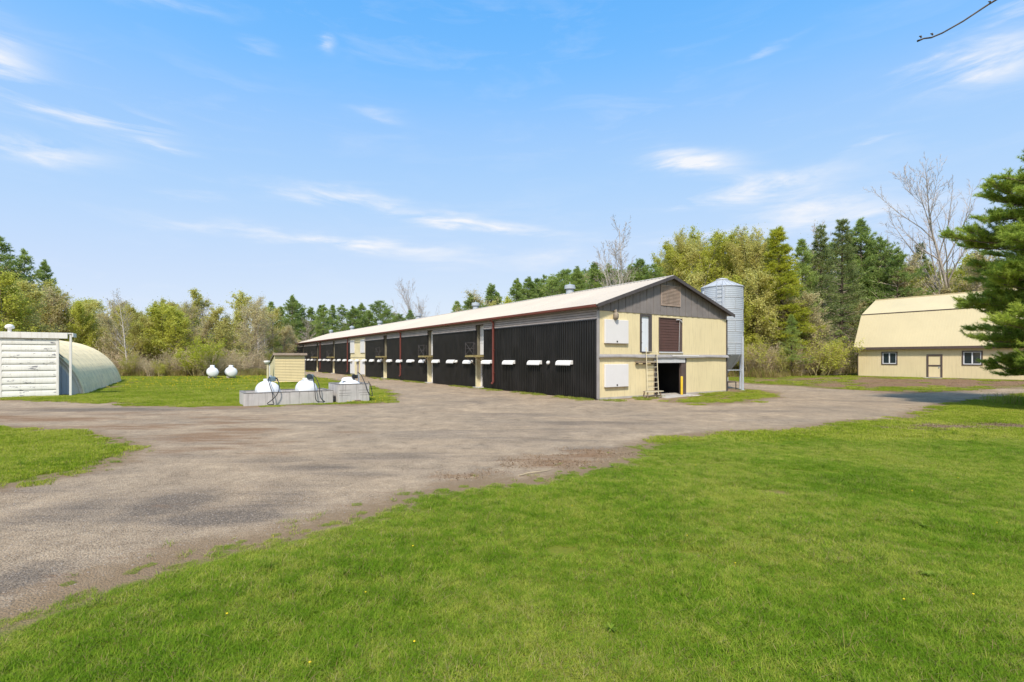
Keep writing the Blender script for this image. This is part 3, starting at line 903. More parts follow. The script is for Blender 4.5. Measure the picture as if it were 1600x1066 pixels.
def barn_side():
    cuts = sorted(BAYS + [CREAM])
    s = 0.06
    for k, (a, b) in enumerate(cuts + [(LEN - .05, LEN)]):
        mb = MB()
        ribbed(mb, (-0.02, s, 0.16 - .1), Y, Z, NX, a - s, 4.49 - .06, 0.205, 0.055, 0.055)
        mb.box(-0.015, 0.12, s, a, 0.06, 4.49)
        mb.obj('black_sheet', M['black'], barn)
        part('top_rail', barn, M['dark_trim'], (-0.075, -.016, s, a, 4.44, 4.488))
        part('siding_shadow_backing', barn, M['dark_trim'], (0.0, .09, s, a, 4.491, 5.199))  # dark sheet showing in the board gaps stands in for shadow lines
        for i in range(5):
            z = 4.492 + i * 0.142
            MB().add([(-0.055, s, z), (-0.02, s, z + .118), (0.1, s, z + .118), (0.1, s, z), (-0.055, a, z), (-0.02, a, z + .118), (0.1, a, z + .118), (0.1, a, z)],
                     [(0, 1, 2, 3), (7, 6, 5, 4), (0, 4, 5, 1), (3, 7, 4, 0), (1, 5, 6, 2)]).obj('siding_board', M['grey_siding'], barn)
        s = b
    for (a, b) in cuts:
        part('siding_shadow_backing', barn, M['dark_trim'], (0.0, .09, a, b, 4.921, 5.199))
        for i in range(3, 5):
            z = 4.492 + i * 0.142
            MB().add([(-0.055, a, z), (-0.02, a, z + .118), (0.1, a, z + .118), (0.1, a, z), (-0.055, b, z), (-0.02, b, z + .118), (0.1, b, z + .118), (0.1, b, z)],
                     [(0, 1, 2, 3), (7, 6, 5, 4), (0, 4, 5, 1), (3, 7, 4, 0), (1, 5, 6, 2)]).obj('siding_board', M['grey_siding'], barn)
    for k, (a, b) in enumerate(BAYS):
        dp = 0.36
        part('bay_reveal', barn, M['olive'], (0.12, dp, b, b + .06, 2.5, 4.9), (0.12, dp, a - .06, a, 2.5, 4.9))
        part('bay_reveal', barn, M['cream'], (-0.03, dp, b - .16, b - .002, 0.02, 2.44), (0.12, dp, a - .06, a, 0.02, 2.44))
        part('bay_head', barn, M['dark_trim'], (0.10, dp, a, b, 4.86, 4.92))
        d = part('loft_door', barn, M['white'], (dp, dp + .05, a + .03, b - .03, 2.58, 4.85), bev=.008)
        part('door_batten', d, M['white'], (dp - .02, dp - .001, a + .06, b - .06, 3.5, 3.6))
        fr = part('door_frame', barn, M['white'], (dp - .02, dp + .06, b - .32, b - .165, 0.1, 2.38), (dp - .02, dp + .06, a + .0, a + .10, 0.1, 2.38),
                  (dp - .02, dp + .06, a + .1, b - .32, 2.24, 2.38))
        if k:
            part('leaf_or_dark_sheet', fr, M['white_door'], (dp + .02, dp + .05, a + .1, b - .32, 0.1, 2.24))
        else:
            part('leaf_or_dark_sheet', fr, M['inner'], (dp + .05, dp + .08, a + .1, b - .32, 0.1, 2.24))  # no leaf hung here: dark sheet stands in for the unlit open doorway
        part('door_step', barn, M['apron'], (-0.35, dp, a + .05, b - .05, -.05, 0.09), bev=.02)
        # loft platform with rails
        mb = MB()
        pl = MB()
        for i in range(5):
            pl.box(-0.92, dp - .01, a - .05 + i * .255, a + .195 + i * .255, 2.50 + .004 * (i % 2), 2.545 + .004 * (i % 2))
        p = pl.obj('platform', M['wood_yellow'], barn)
        part('joist', p, M['wood_yellow'], (-0.93, -.88, a - .05, b + .06, 2.40, 2.498), (-0.88, .11, b, b + .05, 2.40, 2.498), (-0.88, .11, a - .05, a, 2.40, 2.498))
        rl = MB()
        for (x, y) in ((-0.9, b + .03), (-0.9, a), (-.06, b + .03)):
            rl.bar((x, y, 2.54), (x, y, 3.52), 0.028)
        for z in (3.5, 3.05):
            rl.bar((-.9, b + .03, z), (-.06, b + .03, z), .02)
            rl.bar((-.9, b + .03, z), (-.9, a, z), .02)
        rl.bar((-.9, b + .03, 2.56), (-.06, b + .03, 3.48), .022)
        rl.bar((-.9, a, 2.56), (-.9, b + .03, 3.48), .022)
        rl.obj('railing', M['dark_trim'], p)
        MB().bar((-.85, b + .02, 2.42), (-.02, b + .02, 1.75), .04).bar((-.85, a - .02, 2.42), (-.02, a - .02, 1.75), .04).obj('brace', M['wood'], p)
    # cream service bay with four white shutters
    a, b = CREAM
    mb = MB()
    ribbed(mb, (-0.003, a, 0.06), Y, Z, NX, b - a, 4.85, 0.22, 0.011, 0.04)
    mb.box(0.0, .12, a, b, 0.06, 4.91)
    mb.obj('cream_wall', M['cream'], barn)
    for (s0, s1, z0, z1) in ((a + .1, a + 1.9, 3.0, 4.7), (b - 2.0, b - .1, 3.0, 4.7), (a + .1, a + 1.9, .25, 2.1), (b - 2.0, b - .1, .25, 2.1)):
        part('shutter', barn, M['white'], (-.10, -.014, s0, s1, z0, z1), bev=.012)
    d = part('service_door', barn, M['grey_siding'], (-.05, -.014, a + 2.5, a + 3.5, .1, 2.2), bev=.008)
    part('door_frame', d, M['cream'], (-.07, -.014, a + 2.4, a + 2.5, .1, 2.3), (-.07, -.014, a + 3.5, a + 3.6, .1, 2.3), (-.07, -.014, a + 2.5, a + 3.5, 2.2, 2.3))
    part('midrail', barn, M['cream'], (-.05, -.014, a, b, 2.42, 2.54))
    # air inlet hoods: quarter-round sheet metal
    mb = MB()
    n, Lh, Rr = 7, 1.38, 0.24
    V, F = [], []
    for i in range(n + 1):
        t = math.pi / 2 * i / n
        x, z = -Rr * 0.95 * math.sin(t), Rr * math.cos(t)
        V += [(x, 0, z), (x, Lh, z)]
        if i:
            F.append((2 * i - 2, 2 * i - 1, 2 * i + 1, 2 * i))
    e0 = len(V)
    V += [(0, 0, 0), (0, Lh, 0)]
    F += [tuple([e0] + [2 * i for i in range(n, -1, -1)]), tuple([e0 + 1] + [2 * i + 1 for i in range(n + 1)])]
    lip = len(V)
    V += [(-Rr * 0.95, 0, -.05), (-Rr * 0.95, Lh, -.05)]
    F.append((2 * n, 2 * n + 1, lip + 1, lip))
    mb.add(V, F)
    hood = mb.mesh('inlet_hood', M['hood'])
    for k in range(28):
        s0 = 2.82 + 3.03 * k - Lh / 2
        share('inlet_hood', hood, barn, (-0.048, s0 + random.uniform(-.03, .03), 1.93 + random.uniform(-.012, .012)), (0, 0, random.uniform(-.012, .012)))
    # round yard lamps between the hoods
    mb = MB().lathe([(0.0, -.12), (.09, -.09), (.125, 0), (.10, .08), (.05, .12), (0, .125)], 14)
    mb.box(-.03, .20, -.03, .03, .06, .12)
    lamp = mb.mesh('wall_lamp', M['hood'], True)
    for s in (4.32, 16.85, 26.1, 61.6):
        share('wall_lamp', lamp, barn, (-.18, s, 2.02))
    # gutter and downpipes
    g = MB()
    prof = [(-.375, 5.10), (-.46, 5.10), (-.50, 5.14), (-.52, 5.25), (-.505, 5.255), (-.485, 5.15), (-.45, 5.12), (-.375, 5.12)]
    V = [(x, y, z) for y in (-.32, LEN + .3) for x, z in prof]
    m_ = len(prof)
    g.add(V, [(i, i + 1, m_ + i + 1, m_ + i) for i in range(m_ - 1)] + [(m_ - 1, 0, m_, 2 * m_ - 1), tuple(range(m_)), tuple(range(m_, 2 * m_))])
    gut = g.obj('gutter', M['red'], barn)
    part('soffit', barn, M['dark_trim'], (-.37, .05, -.3, LEN + .3, 5.203, 5.225))
    for s in (11.0, 29.75, 49.9, 66.4):
        dp_ = MB()
        dp_.box(-.20, -.09, s - .055, s + .055, 0.55, 5.0)
        dp_.bar((-.145, s, 4.94), (-.44, s, 5.12), .10)
        dp_.bar((-.145, s, .57), (-.28, s, .42), .10)
        for z in (1.2, 2.9, 4.5):
            dp_.box(-.21, -.02, s - .075, s + .075, z, z + .04)
        dp_.obj('downpipe', M['red'], gut)
    # far, right-hand and rear walls
    for nm, bx in (('right_wall', (W - .12, W, .13, LEN, 0.05, 5.2)), ('rear_wall', (.125, W - .125, LEN - .12, LEN, 0.05, 5.2))):
        part(nm, barn, M['yellow'], bx)


barn_side()


def barn_roof():
    sl = math.hypot(1, SL)
    U = np.array([1, 0, SL]) / sl
    ov = 0.38
    run = (W / 2 + ov) * sl
    z0 = EAVE + .177 - ov * SL
    for side in (0, 1):
        mb = MB()
        if side == 0:
            T, Uv, o = (0, 1, 0), U, (-ov, -.35, z0)
            nrm = np.cross(Uv, T); nrm = -nrm if nrm[2] < 0 else nrm
            ribbed(mb, o, T, Uv, nrm, LEN + .7, run, 0.3, 0.022, 0.055)
            mb.add([(-ov, -.35, z0 - .05), (W / 2, -.35, z0 - .05 + SL * (W / 2 + ov)), (W / 2, LEN + .35, z0 - .05 + SL * (W / 2 + ov)), (-ov, LEN + .35, z0 - .05)], [(0, 1, 2, 3)])
        else:
            T, Uv, o = (0, 1, 0), U * np.array([-1, 1, 1]), (W + ov, -.35, z0)
            nrm = np.cross(Uv, T); nrm = -nrm if nrm[2] < 0 else nrm
            ribbed(mb, o, T, Uv, nrm, LEN + .7, run, 0.3, 0.022, 0.055)
            mb.add([(W + ov, -.35, z0 - .05), (W / 2, -.35, z0 - .05 + SL * (W / 2 + ov)), (W / 2, LEN + .35, z0 - .05 + SL * (W / 2 + ov)), (W + ov, LEN + .35, z0 - .05)], [(0, 1, 2, 3)])
        r = mb.obj('roof_slope', M['roof'], barn)
        # rake fascia on the front gable
        s = 1 if side == 0 else -1
        xa = -ov if side == 0 else W + ov
        zt = z0 + SL * (W / 2 + ov)
        y0, y1 = -.40, -.352
        V = [(xa, y, z) for y in (y0, y1) for z in (z0 - .17, z0 + .03)] + [(W / 2, y, z) for y in (y0, y1) for z in (zt - .17, zt + .03)]
        MB().add(V, [(0, 1, 5, 4), (2, 6, 7, 3), (1, 3, 7, 5), (0, 4, 6, 2), (0, 2, 3, 1), (4, 5, 7, 6)]).obj('rake_board', M['dark_trim'], barn)
        V = [(xa, y, z0 - .06) for y in (-.35, 0.02)] + [(W / 2, y, zt - .06) for y in (-.35, .02)]
        MB().add(V, [(0, 2, 3, 1), (1, 3, 2, 0)]).obj('rake_soffit', M['dark_trim'], barn)
    zt = z0 + SL * (W / 2 + ov)
    mb = MB()
    mb.add([(W / 2 - .22, -.37, zt - .04), (W / 2, -.37, zt + .045), (W / 2 + .22, -.37, zt - .04), (W / 2 - .22, LEN + .36, zt - .04), (W / 2, LEN + .36, zt + .045), (W / 2 + .22, LEN + .36, zt - .04)],
           [(0, 3, 4, 1), (1, 4, 5, 2), (0, 1, 2)])
    mb.obj('ridge_cap', M['roof'], barn)
    # ridge ventilators
    mb = MB()
    mb.lathe([(.36, -.25), (.36, .28), (.33, .30), (.33, .36)], 18)
    mb.lathe([(.47, .34), (.50, .36), (.50, .66), (.46, .70), (.10, .78), (.0, .78)], 18)
    mb.lathe([(.03, .76), (.03, 1.0), (0, 1.0)], 6)
    vent = mb.mesh('ridge_vent', M['galv'], False)
    for k in range(6):
        share('ridge_vent', vent, barn, (W / 2, 9.5 + 14.95 * k, zt + .02), (0, 0, k * .4), (.82, .82, .85))
    # lamp on the gable, under the boards
    mb = MB().lathe([(0.0, -.34), (.10, -.32), (.155, -.2), (.16, -.02), (.10, .06), (.055, .12), (.05, .24), (0, .24)], 14, (1.15, -.20, 4.80))
    mb.box(1.11, 1.19, -.2, -.01, 4.93, 5.0)
    mb.obj('gable_lamp', M['nest'], barn, True)


barn_roof()


def local(a, s, z=0.0, base=BARN):
    """barn-aligned coordinates to world"""
    return (base[0] + 0.835 * a - 0.55 * s, base[1] + 0.55 * a + 0.835 * s, z)


# ------------------------------------------------------------------ things round the gable
def gable_things():
    ld = thing('ladder', 'pale yellow steel ladder standing against the gable below the narrow white door', 'ladder', local(4.0, -.42), YAW)
    for x in (-.46, .46):
        MB().tube([(x, 0.0, 0.0), (x, .16, 2.95)], .02, 8).obj('rail', M['ladder'], ld)
    for i in range(9):
        z = .28 + i * .30
        y = .16 * z / 2.95
        MB().tube([(-.46, y, z), (.46, y, z)], .016, 6).obj('rung', M['ladder'], ld)
    mb = MB()
    for i in range(14):
        z = .2 + i * .17
        mb.bar((.40, .10 + .16 * z / 2.95, z), (.52, .10 + .16 * z / 2.95, z + .05), .03)
    mb.bar((.50, .13, .15), (.50, .26, 2.5), .03)
    mb.obj('side_strip', M['dark_trim'], ld)
    be = thing('wooden_bench', 'low weathered wooden bench on the ground behind the yellow ladder', 'bench', local(3.55, -.75), YAW)
    for i in range(3):
        part('seat_plank', be, M['ladder'] if i == 0 else M['wood'], (-.75 + .2 * (i == 2), .72, -.20 + i * .14, -.08 + i * .14, .36 + .01 * i, .40 + .01 * i), bev=.006)
    for x in (-.6, .55):
        for y in (-.16, .16):
            MB().bar((x, y, 0), (x * .93, y * .8, .37), .05).obj('leg', M['wood'], be)
    MB().bar((-.8, .0, .10), (.66, .0, .14), .06, .05).obj('stretcher', M['wood'], be)
    sh = thing('wall_bracket', 'dark splintered timber bracket on the yellow gable behind the ladder top', 'bracket', local(3.65, -.20, 2.02), YAW)
    part('plank', sh, M['wood'], (-.85, .85, -.02, .10, 0, .12), bev=.01)
    for x in (-.7, -.1, .6):
        part('bracket_arm', sh, M['dark_trim'], (x, x + .06, .02, .20, -.08, -.002))
    bo = thing('bollard', 'yellow steel bollard beside the open ground-floor doorway', 'bollard', local(6.88, -.18), YAW)
    MB().lathe([(.075, 0), (.075, 1.12), (.06, 1.165), (.0, 1.18)], 16).obj('post', M['bollard'], bo, True)
    MB().lathe([(.12, 0), (.12, .02), (.076, .025)], 16).obj('base_plate', M['dark_trim'], bo)
    # feed pipe and hose inside the doorway
    fp = thing('feed_pipe', 'white drop pipe hanging from the ceiling inside the open barn doorway', 'pipe', local(6.35, 1.6), YAW)
    MB().tube([(0, 0, 2.35), (0, 0, 1.75), (.06, 0, 1.5), (.22, -.1, .95)], .05, 8).obj('pipe', M['header'], fp, True)
    MB().lathe([(.22, 1.78), (.07, 1.5)], 12).obj('funnel', M['flashing'], fp, True)
    ho = MB().tube([(0, 0, 2.3), (.15, 0, 2.0), (.28, .02, 1.5), (.30, .05, .9), (.22, .0, .4), (.05, -.1, .07), (-.3, -.2, .06), (-.7, -.1, .06)], .028, 7).obj('hanging_hose', M['flashing'])
    ho.location = local(5.5, 1.5); ho.rotation_euler[2] = YAW
    tag(ho, 'grey hose hanging from ceiling to floor inside the open barn doorway', 'hose')
    ca = thing('flat_cart', 'dark low flat cart on the floor just inside the barn doorway', 'cart', local(5.05, 1.1, .03), YAW)
    part('deck', ca, M['dark_trim'], (-.42, .5, -.5, .5, .18, .27), bev=.02)
    part('side_board', ca, M['inner'], (-.42, .5, .46, .52, .27, .45), bev=.01)
    for x in (-.3, .4):
        for y in (-.4, .4):
            MB().tube([(x, y - .03, .09), (x, y + .03, .09)], .09, 12).obj('wheel', M['rubber'], ca)
    # concrete ramp before the doorway, stepping stones of the rubble footing
    mb = MB()
    V = [(4.5, 0.16, .035), (7.5, .16, .035), (8.3, -1.3, -.01), (4.1, -1.5, -.01), (4.5, .16, -.1), (7.5, .16, -.1), (8.3, -1.3, -.1), (4.1, -1.5, -.1)]
    o = mb.add(V, [(3, 2, 1, 0), (0, 4, 7, 3), (3, 7, 6, 2), (2, 6, 5, 1)]).obj('doorway_apron', M['apron'])
    o.location = local(0, 0); o.rotation_euler[2] = YAW
    tag(o, 'sloping worn concrete apron before the open barn doorway', 'ramp', kind='structure')


gable_things()


# ------------------------------------------------------------------ feed silo
def silo():
    s = thing('feed_silo', 'tall galvanised feed silo with conical hopper standing beyond the yellow gable', 'silo', local(14.45, 2.1), YAW)
    r, z0, z1 = 1.46, 2.60, 7.55
    prof = []
    n = int((z1 - z0) / 0.034)
    for i in range(n + 1):
        z = z0 + (z1 - z0) * i / n
        prof.append((r + 0.010 * math.sin(2 * math.pi * (z - z0) / 0.136), z))
    body = MB().lathe(prof, 64).obj('body', M['galv'], s, True)
    for k in range(1, 6):
        zb = z0 + k * (z1 - z0) / 6
        MB().lathe([(r + .006, zb - .035), (r + .018, zb - .03), (r + .018, zb + .03), (r + .006, zb + .035)], 64).obj('ring_seam', M['galv_roof'], body)
    mb = MB()
    for k in range(6):
        for j in range(6):
            an = j * math.pi / 3 + k * math.pi / 6 + .2
            x, y = (r + .014) * math.cos(an), (r + .014) * math.sin(an)
            mb.bar((x, y, z0 + k * .825 + .02), (x, y, z0 + (k + 1) * .825 - .02), .05, .02)
    mb.obj('sheet_laps', M['galv_roof'], body)
    roof = MB().lathe([(r + .05, 7.53), (r + .05, 7.57), (.36, 8.12), (.36, 8.16)], 48).obj('roof', M['galv_roof'], s)
    mb = MB()
    for j in range(24):
        an = j * math.pi / 12
        c, q = math.cos(an), math.sin(an)
        mb.bar(((r + .04) * c, (r + .04) * q, 7.585), (.36 * c, .36 * q, 8.135), .03, .03)
    mb.obj('roof_rib', M['galv_roof'], roof)
    MB().lathe([(.42, 8.14), (.42, 8.2), (.12, 8.28), (0, 8.29)], 24).obj('lid', M['header'], s)
    hop = MB().lathe([(r - .01, z0), (r - .02, z0 - .05), (.26, 1.05), (.26, .92)], 48).obj('hopper', M['galv'], s)
    mb = MB()
    for j in range(12):
        an = j * math.pi / 6
        c, q = math.cos(an), math.sin(an)
        mb.bar(((r - .0) * c, (r - .0) * q, z0 - .06), (.28 * c, .28 * q, 1.06), .035, .03)
    mb.obj('hopper_seam', M['galv_roof'], hop)
    for j in range(6):
        an = math.radians(-82 + 60 * j)
        x, y = (r + .07) * math.cos(an), (r + .07) * math.sin(an)
        zt = 3.9 if j == 0 else z1 - .3
        lg = MB().bar((x, y, 0.0), (x, y, zt), .15 if j == 0 else .11, .11).obj('leg', M['steel_light'], s)
        bevel(lg, .012)
        part('foot_plate', lg, M['galv_roof'], (x - .14, x + .14, y - .14, y + .14, 0.0, .02))
    for j in range(6):
        a0, a1 = math.radians(-82 + 60 * j), math.radians(-22 + 60 * j)
        q = lambda a, z: ((r + .07) * math.cos(a), (r + .07) * math.sin(a), z)
        MB().bar(q(a0, 1.45), q(a1, 1.45), .05).obj('brace', M['steel_light'], s)
    lad = MB()
    for t in (-.19, .19):
        an = math.radians(-152) + t / (r + .12)
        x, y = (r + .13) * math.cos(an), (r + .13) * math.sin(an)
        lad.bar((x, y, 2.2), (x, y, 7.9), .035)
    for i in range(19):
        an0, an1 = math.radians(-152) - .19 / (r + .12), math.radians(-152) + .19 / (r + .12)
        z = 2.3 + i * .3
        lad.bar(((r + .13) * math.cos(an0), (r + .13) * math.sin(an0), z), ((r + .13) * math.cos(an1), (r + .13) * math.sin(an1), z), .022)
    lad.obj('silo_ladder', M['steel_light'], s)
    bt = part('feed_boot', s, M['header'], (-.34, .34, -.30, .30, .58, .90), bev=.02)
    MB().tube([(-.3, 0, .72), (-2.4, 0, .95)], .075, 10).obj('auger_tube', M['galv'], s, True)
    MB().bar((.0, 0, .0), (.0, 0, .58), .08).bar((.5, -.8, .55), (.5, .8, .55), .05).bar((.5, -.8, 0), (.5, -.8, .55), .05).bar((.5, .8, 0), (.5, .8, .55), .05).bar(
        (-.5, -.8, .55), (.5, -.8, .55), .05).bar((-.5, -.8, 0), (-.5, -.8, .55), .05).obj('boot_stand', M['dark_trim'], s)


silo()


# ------------------------------------------------------------------ gambrel barn
def gambrel():
    A = (34.8, 50.3)
    zb = 0.5
    g = thing('gambrel_barn', 'pale yellow gambrel-roofed barn with low walls partly behind the big pine', 'barn', (A[0], A[1], zb), YAW)
    Wd, Ln, hw = 9.6, 17.0, 2.78       # local x: away from the camera side, local -y: toward the right of the picture
    # front wall faces -X, runs along -Y
    holes = [(2.09, 3.21, 1.28, 2.34, 'w'), (5.58, 6.62, 0.06, 2.1, 'd'), (8.1, 9.27, 1.28, 2.36, 'w'), (12.2, 13.4, 1.28, 2.36, 'w')]
    cols = []
    t = 0.0
    for h in holes:
        cols.append((t, h[0], 0.06, hw))
        cols.append((h[0], h[1], h[3], hw))
        if h[2] > .1:
            cols.append((h[0], h[1], .06, h[2]))
        t = h[1]
    cols.append((t, Ln, 0.06, hw))
    for (a, b, c, d) in cols:
        mb = MB()
        ribbed(mb, (-.003, -a, c), NY, Z, NX, b - a, d - c, 0.23, 0.006, 0.03)
        mb.box(0, .12, -b, -a, c, d)
        mb.obj('wall_sheet', M['gambrel_wall'], g)
    part('foundation', g, M['brown_trim'], (-.03, .12, -Ln, 0, -.3, .058))
    part('corner_trim', g, M['brown_trim'], (-.04, .1, -.001, .05, .06, hw))
    part('end_wall', g, M['gambrel_wall'], (.12, Wd - .12, -.12, -.002, .06, hw), (.12, Wd - .12, -Ln, -Ln + .12, .06, hw))
    part('rear_wall', g, M['gambrel_wall'], (Wd - .12, Wd, -Ln, 0, .06, hw))
    for (a, b, c, d, k) in holes:
        if k == 'w':
            w = part('window_frame', g, M['brown_trim'], (-.05, .05, -a - .0, -a + .09, c - .09, d + .09), (-.05, .05, -b - .09, -b, c - .09, d + .09),
                     (-.05, .05, -b, -a, d, d + .09), (-.05, .05, -b, -a, c - .09, c))
            mid = (a + b) / 2
            part('sash', w, M['sash'], (-.02, .03, -b, -b + .06, c, d), (-.02, .03, -a - .06, -a, c, d), (-.02, .03, -b + .06, -a - .06, d - .05, d),
                 (-.02, .03, -b + .06, -a - .06, c, c + .06), (-.03, .03, -mid - .04, -mid + .04, c + .06, d - .05))
            part('pane', w, M['glass'], (.012, .02, -mid - .04, -a - .06, c + .06, d - .05))
            part('pane', w, M['glass'], (.012, .02, -b + .06, -mid + .04, c + .06, d - .05))
        else:
            dd = part('dutch_door', g, M['gambrel_wall'], (.0, .04, -b + .08, -a - .08, .10, 1.08), (.0, .04, -b + .08, -a - .08, 1.2, d - .08), bev=.01)
            part('door_frame', dd, M['brown_trim'], (-.05, .08, -a - .08, -a + .05, .06, d + .05), (-.05, .08, -b - .05, -b + .08, .06, d + .05),
                 (-.05, .08, -b + .08, -a - .08, d - .08, d + .05), (-.03, .06, -b + .08, -a - .08, 1.08, 1.2))
            part('handle', dd, M['galv'], (-.05, -.001, -b + .16, -b + .22, .95, 1.05))
            part('door_step', g, M['apron'], (-.7, -.035, -b - .1, -a + .1, -.25, .07), bev=.02)
    # roof
    ov, el = 0.35, 0.3
    pts = [(-ov, hw + .08), (1.42, 6.25), (Wd / 2, 7.98), (Wd - 1.42, 6.25), (Wd + ov, hw + .08)]
    for i in range(4):
        (xa, za), (xb, zb_) = pts[i], pts[i + 1]
        ln = math.hypot(xb - xa, zb_ - za)
        U = np.array([(xb - xa) / ln, 0, (zb_ - za) / ln])
        nrm = np.array([-U[2], 0, U[0]])
        mb = MB()
        ribbed(mb, (xa, el, za), NY, U, nrm, Ln + 2 * el, ln, 0.23, 0.007, 0.03)
        o = np.array([xa, el, za]) - nrm * .05
        mb.add([o, o + np.array([0, -Ln - 2 * el, 0]), o + np.array([0, -Ln - 2 * el, 0]) + U * ln, o + U * ln], [(0, 1, 2, 3)])
        mb.obj('roof_slope', M['gambrel_roof'], g)
    for (x, z) in (pts[1], pts[3]):
        part('break_trim', g, M['brown_trim'], (x - .06, x + .05, -Ln - el - .01, el + .01, z - .03, z + .045))
    part('ridge_cap', g, M['gambrel_roof'], (Wd / 2 - .12, Wd / 2 + .12, -Ln - el, el, 7.95, 8.02))
    part('eave_board', g, M['brown_trim'], (-ov - .03, -ov + .02, -Ln - el, el, hw - .13, hw + .10))
    part('soffit', g, M['brown_trim'], (-ov + .02, .0, -Ln - el, el, hw - .005, hw + .03))
    for ye in (0.0, -Ln):
        mb = MB()
        V = [(x, ye + (-.12 if ye == 0 else 0), z - .06) for x, z in pts] + [(x, ye + (-.003 if ye == 0 else .12), z - .06) for x, z in pts]
        mb.add(V, [(0, 1, 2, 3, 4), (9, 8, 7, 6, 5)])
        mb.obj('gable_end', M['gambrel_wall'], g)


gambrel()


# ------------------------------------------------------------------ arched hut at the left
def hut():
    base = (-27.2, 31.8)
    h = thing('arched_hut', 'weathered arched steel hut with a flaking white flat-roofed porch front', 'hut', (*base, 0), YAW)
    Rr, zc, Ln = 4.6, -.7, 23.0
    hc = math.sqrt(Rr * Rr - zc * zc)
    # shell: ribs run round the arch, bays step along the length
    n, pitch = 26, 0.30
    sy = []
    y = 0.0
    while y < Ln:
        sy += [(y, 0), (y + .11, 0), (y + .15, .05), (y + .26, .05)]
        y += pitch
    a0 = math.asin(-zc / Rr)
    V = []
    for (yy, d) in sy:
        for i in range(n + 1):
            t = a0 + (math.pi - 2 * a0) * i / n
            V.append((-hc + (Rr + d) * math.cos(t), yy, zc + (Rr + d) * math.sin(t)))
    m_ = len(sy)
    F = [(k * (n + 1) + i, k * (n + 1) + i + 1, (k + 1) * (n + 1) + i + 1, (k + 1) * (n + 1) + i) for k in range(m_ - 1) for i in range(n)]
    MB().add(V, F).obj('arched_shell', M['hut_shell'], h)
    # end walls
    for yy, nm in ((0.12, 'front_wall'), (Ln - .2, 'rear_wall')):
        V = [(-hc + (Rr - .02) * math.cos(a0 + (math.pi - 2 * a0) * i / n), yy, zc + (Rr - .02) * math.sin(a0 + (math.pi - 2 * a0) * i / n)) for i in range(n + 1)]
        V2 = [(x, yy + .08, z) for x, y, z in V]
        MB().add(V + V2, [tuple(range(n + 1)), tuple(range(2 * n + 1, n, -1))]).obj(nm, M['hut_trim'], h)
    # blue-grey side door in the front wall, cut to the curve of the arch
    dz = lambda x: zc + math.sqrt(max(0, (Rr - .35) ** 2 - (x + hc) ** 2))
    x0, x1 = -1.75, -.62
    for i in range(5):
        xa, xb = x0 + (x1 - x0) * i / 5, x0 + (x1 - x0) * (i + 1) / 5 - .012
        V = [(xa, .06, .05), (xb, .06, .05), (xb, .06, dz(xb)), (xa, .06, dz(xa))]
        V += [(x, .11, z) for x, y, z in V]
        MB().add(V, [(0, 1, 2, 3), (0, 3, 7, 4), (1, 5, 6, 2), (3, 2, 6, 7)]).obj('door_board', M['hut_door'], h)
    # arch trim bar
    P = [(-hc + (Rr - .15) * math.cos(t), .07, zc + (Rr - .15) * math.sin(t)) for t in np.linspace(a0, math.pi / 2, 14)]
    MB().tube(P, .035, 6).obj('arch_trim', M['hut_trim'], h)
    P = [(-hc + (Rr + .1) * math.cos(t), -.08, zc + (Rr + .1) * math.sin(t)) for t in np.linspace(a0 + .55, math.pi / 2 - .25, 9)]
    MB().tube(P, .025, 6).obj('stay_rod', M['dark_trim'], h)
    # porch
    yf = -.95
    z_top = 3.80
    po = part('porch_roof', h, M['hut_trim'], (-6.6, -.42, yf - .10, .10, z_top - .02, z_top + .05), bev=.01)
    part('fascia', po, M['hut_trim'], (-6.6, -.62, yf - .16, yf - .102, z_top - .30, z_top + .045), bev=.008)
    part('fascia', po, M['hut_trim'], (-.42, -.36, yf - .10, .06, z_top - .2, z_top + .045), bev=.008)
    part('post', h, M['hut_trim'], (-.56, -.44, yf - .06, yf + .06, 0.0, z_top - .022), bev=.008)
    part('post', h, M['hut_trim'], (-1.16, -1.03, yf - .07, yf + .06, 0.0, z_top - .28), bev=.008)
    part('post', h, M['hut_trim'], (-3.62, -3.52, yf - .05, yf + .06, 0.0, z_top - .28), bev=.008)
    # lapped siding planks, each tilted out at its foot
    nb = 9
    hgt = (z_top - .32) / nb
    for (xa, xb) in ((-3.52, -1.16), (-6.5, -3.72)):
        for i in range(nb):
            z = 0.04 + i * hgt
            # rounded, swept profile
            pr = [(-.02, 0), (-.055, .01), (-.06, .10), (-.045, .24), (-.012, hgt - .02), (.0, hgt - .004), (.03, hgt - .004), (.03, 0)]
            V = [(x, yf + p, z + q) for x in (xa, xb) for p, q in pr]
            k = len(pr)
            MB().add(V, [(j, k + j, k + (j + 1) % k, (j + 1) % k) for j in range(k)] + [tuple(range(k))[::-1], tuple(range(k, 2 * k))]).obj('siding_plank', M['hut_white'], h)
    part('porch_back', h, M['inner'], (-6.5, -1.2, yf + .06, yf + .08, .02, z_top - .3))
    MB().lathe([(.09, 0), (.09, .22), (.20, .24), (.22, .34), (.16, .44), (.06, .48), (0, .48)], 16, (-3.28, -.55, z_top + .03)).obj('roof_vent', M['hut_trim'], h, True)


hut()


# ------------------------------------------------------------------ fuel tanks in their concrete basins
def tank_mesh(r, ln, nm):
    mb = MB()
    prof = [(0, -ln / 2 - r * .42)]
    for i in range(1, 8):
        t = math.pi / 2 * i / 7
        prof.append((r * math.sin(t), -ln / 2 - r * .42 * math.cos(t)))
    prof += [(r, ln / 2)] + [(r * math.cos(math.pi / 2 * i / 7), ln / 2 + r * .42 * math.sin(math.pi / 2 * i / 7)) for i in range(1, 8)]
    mb.lathe(prof, 36)
    me = mb.mesh(nm, M['tank'], True)
    me.transform(Matrix.Rotation(math.pi / 2, 4, 'X'))
    return me


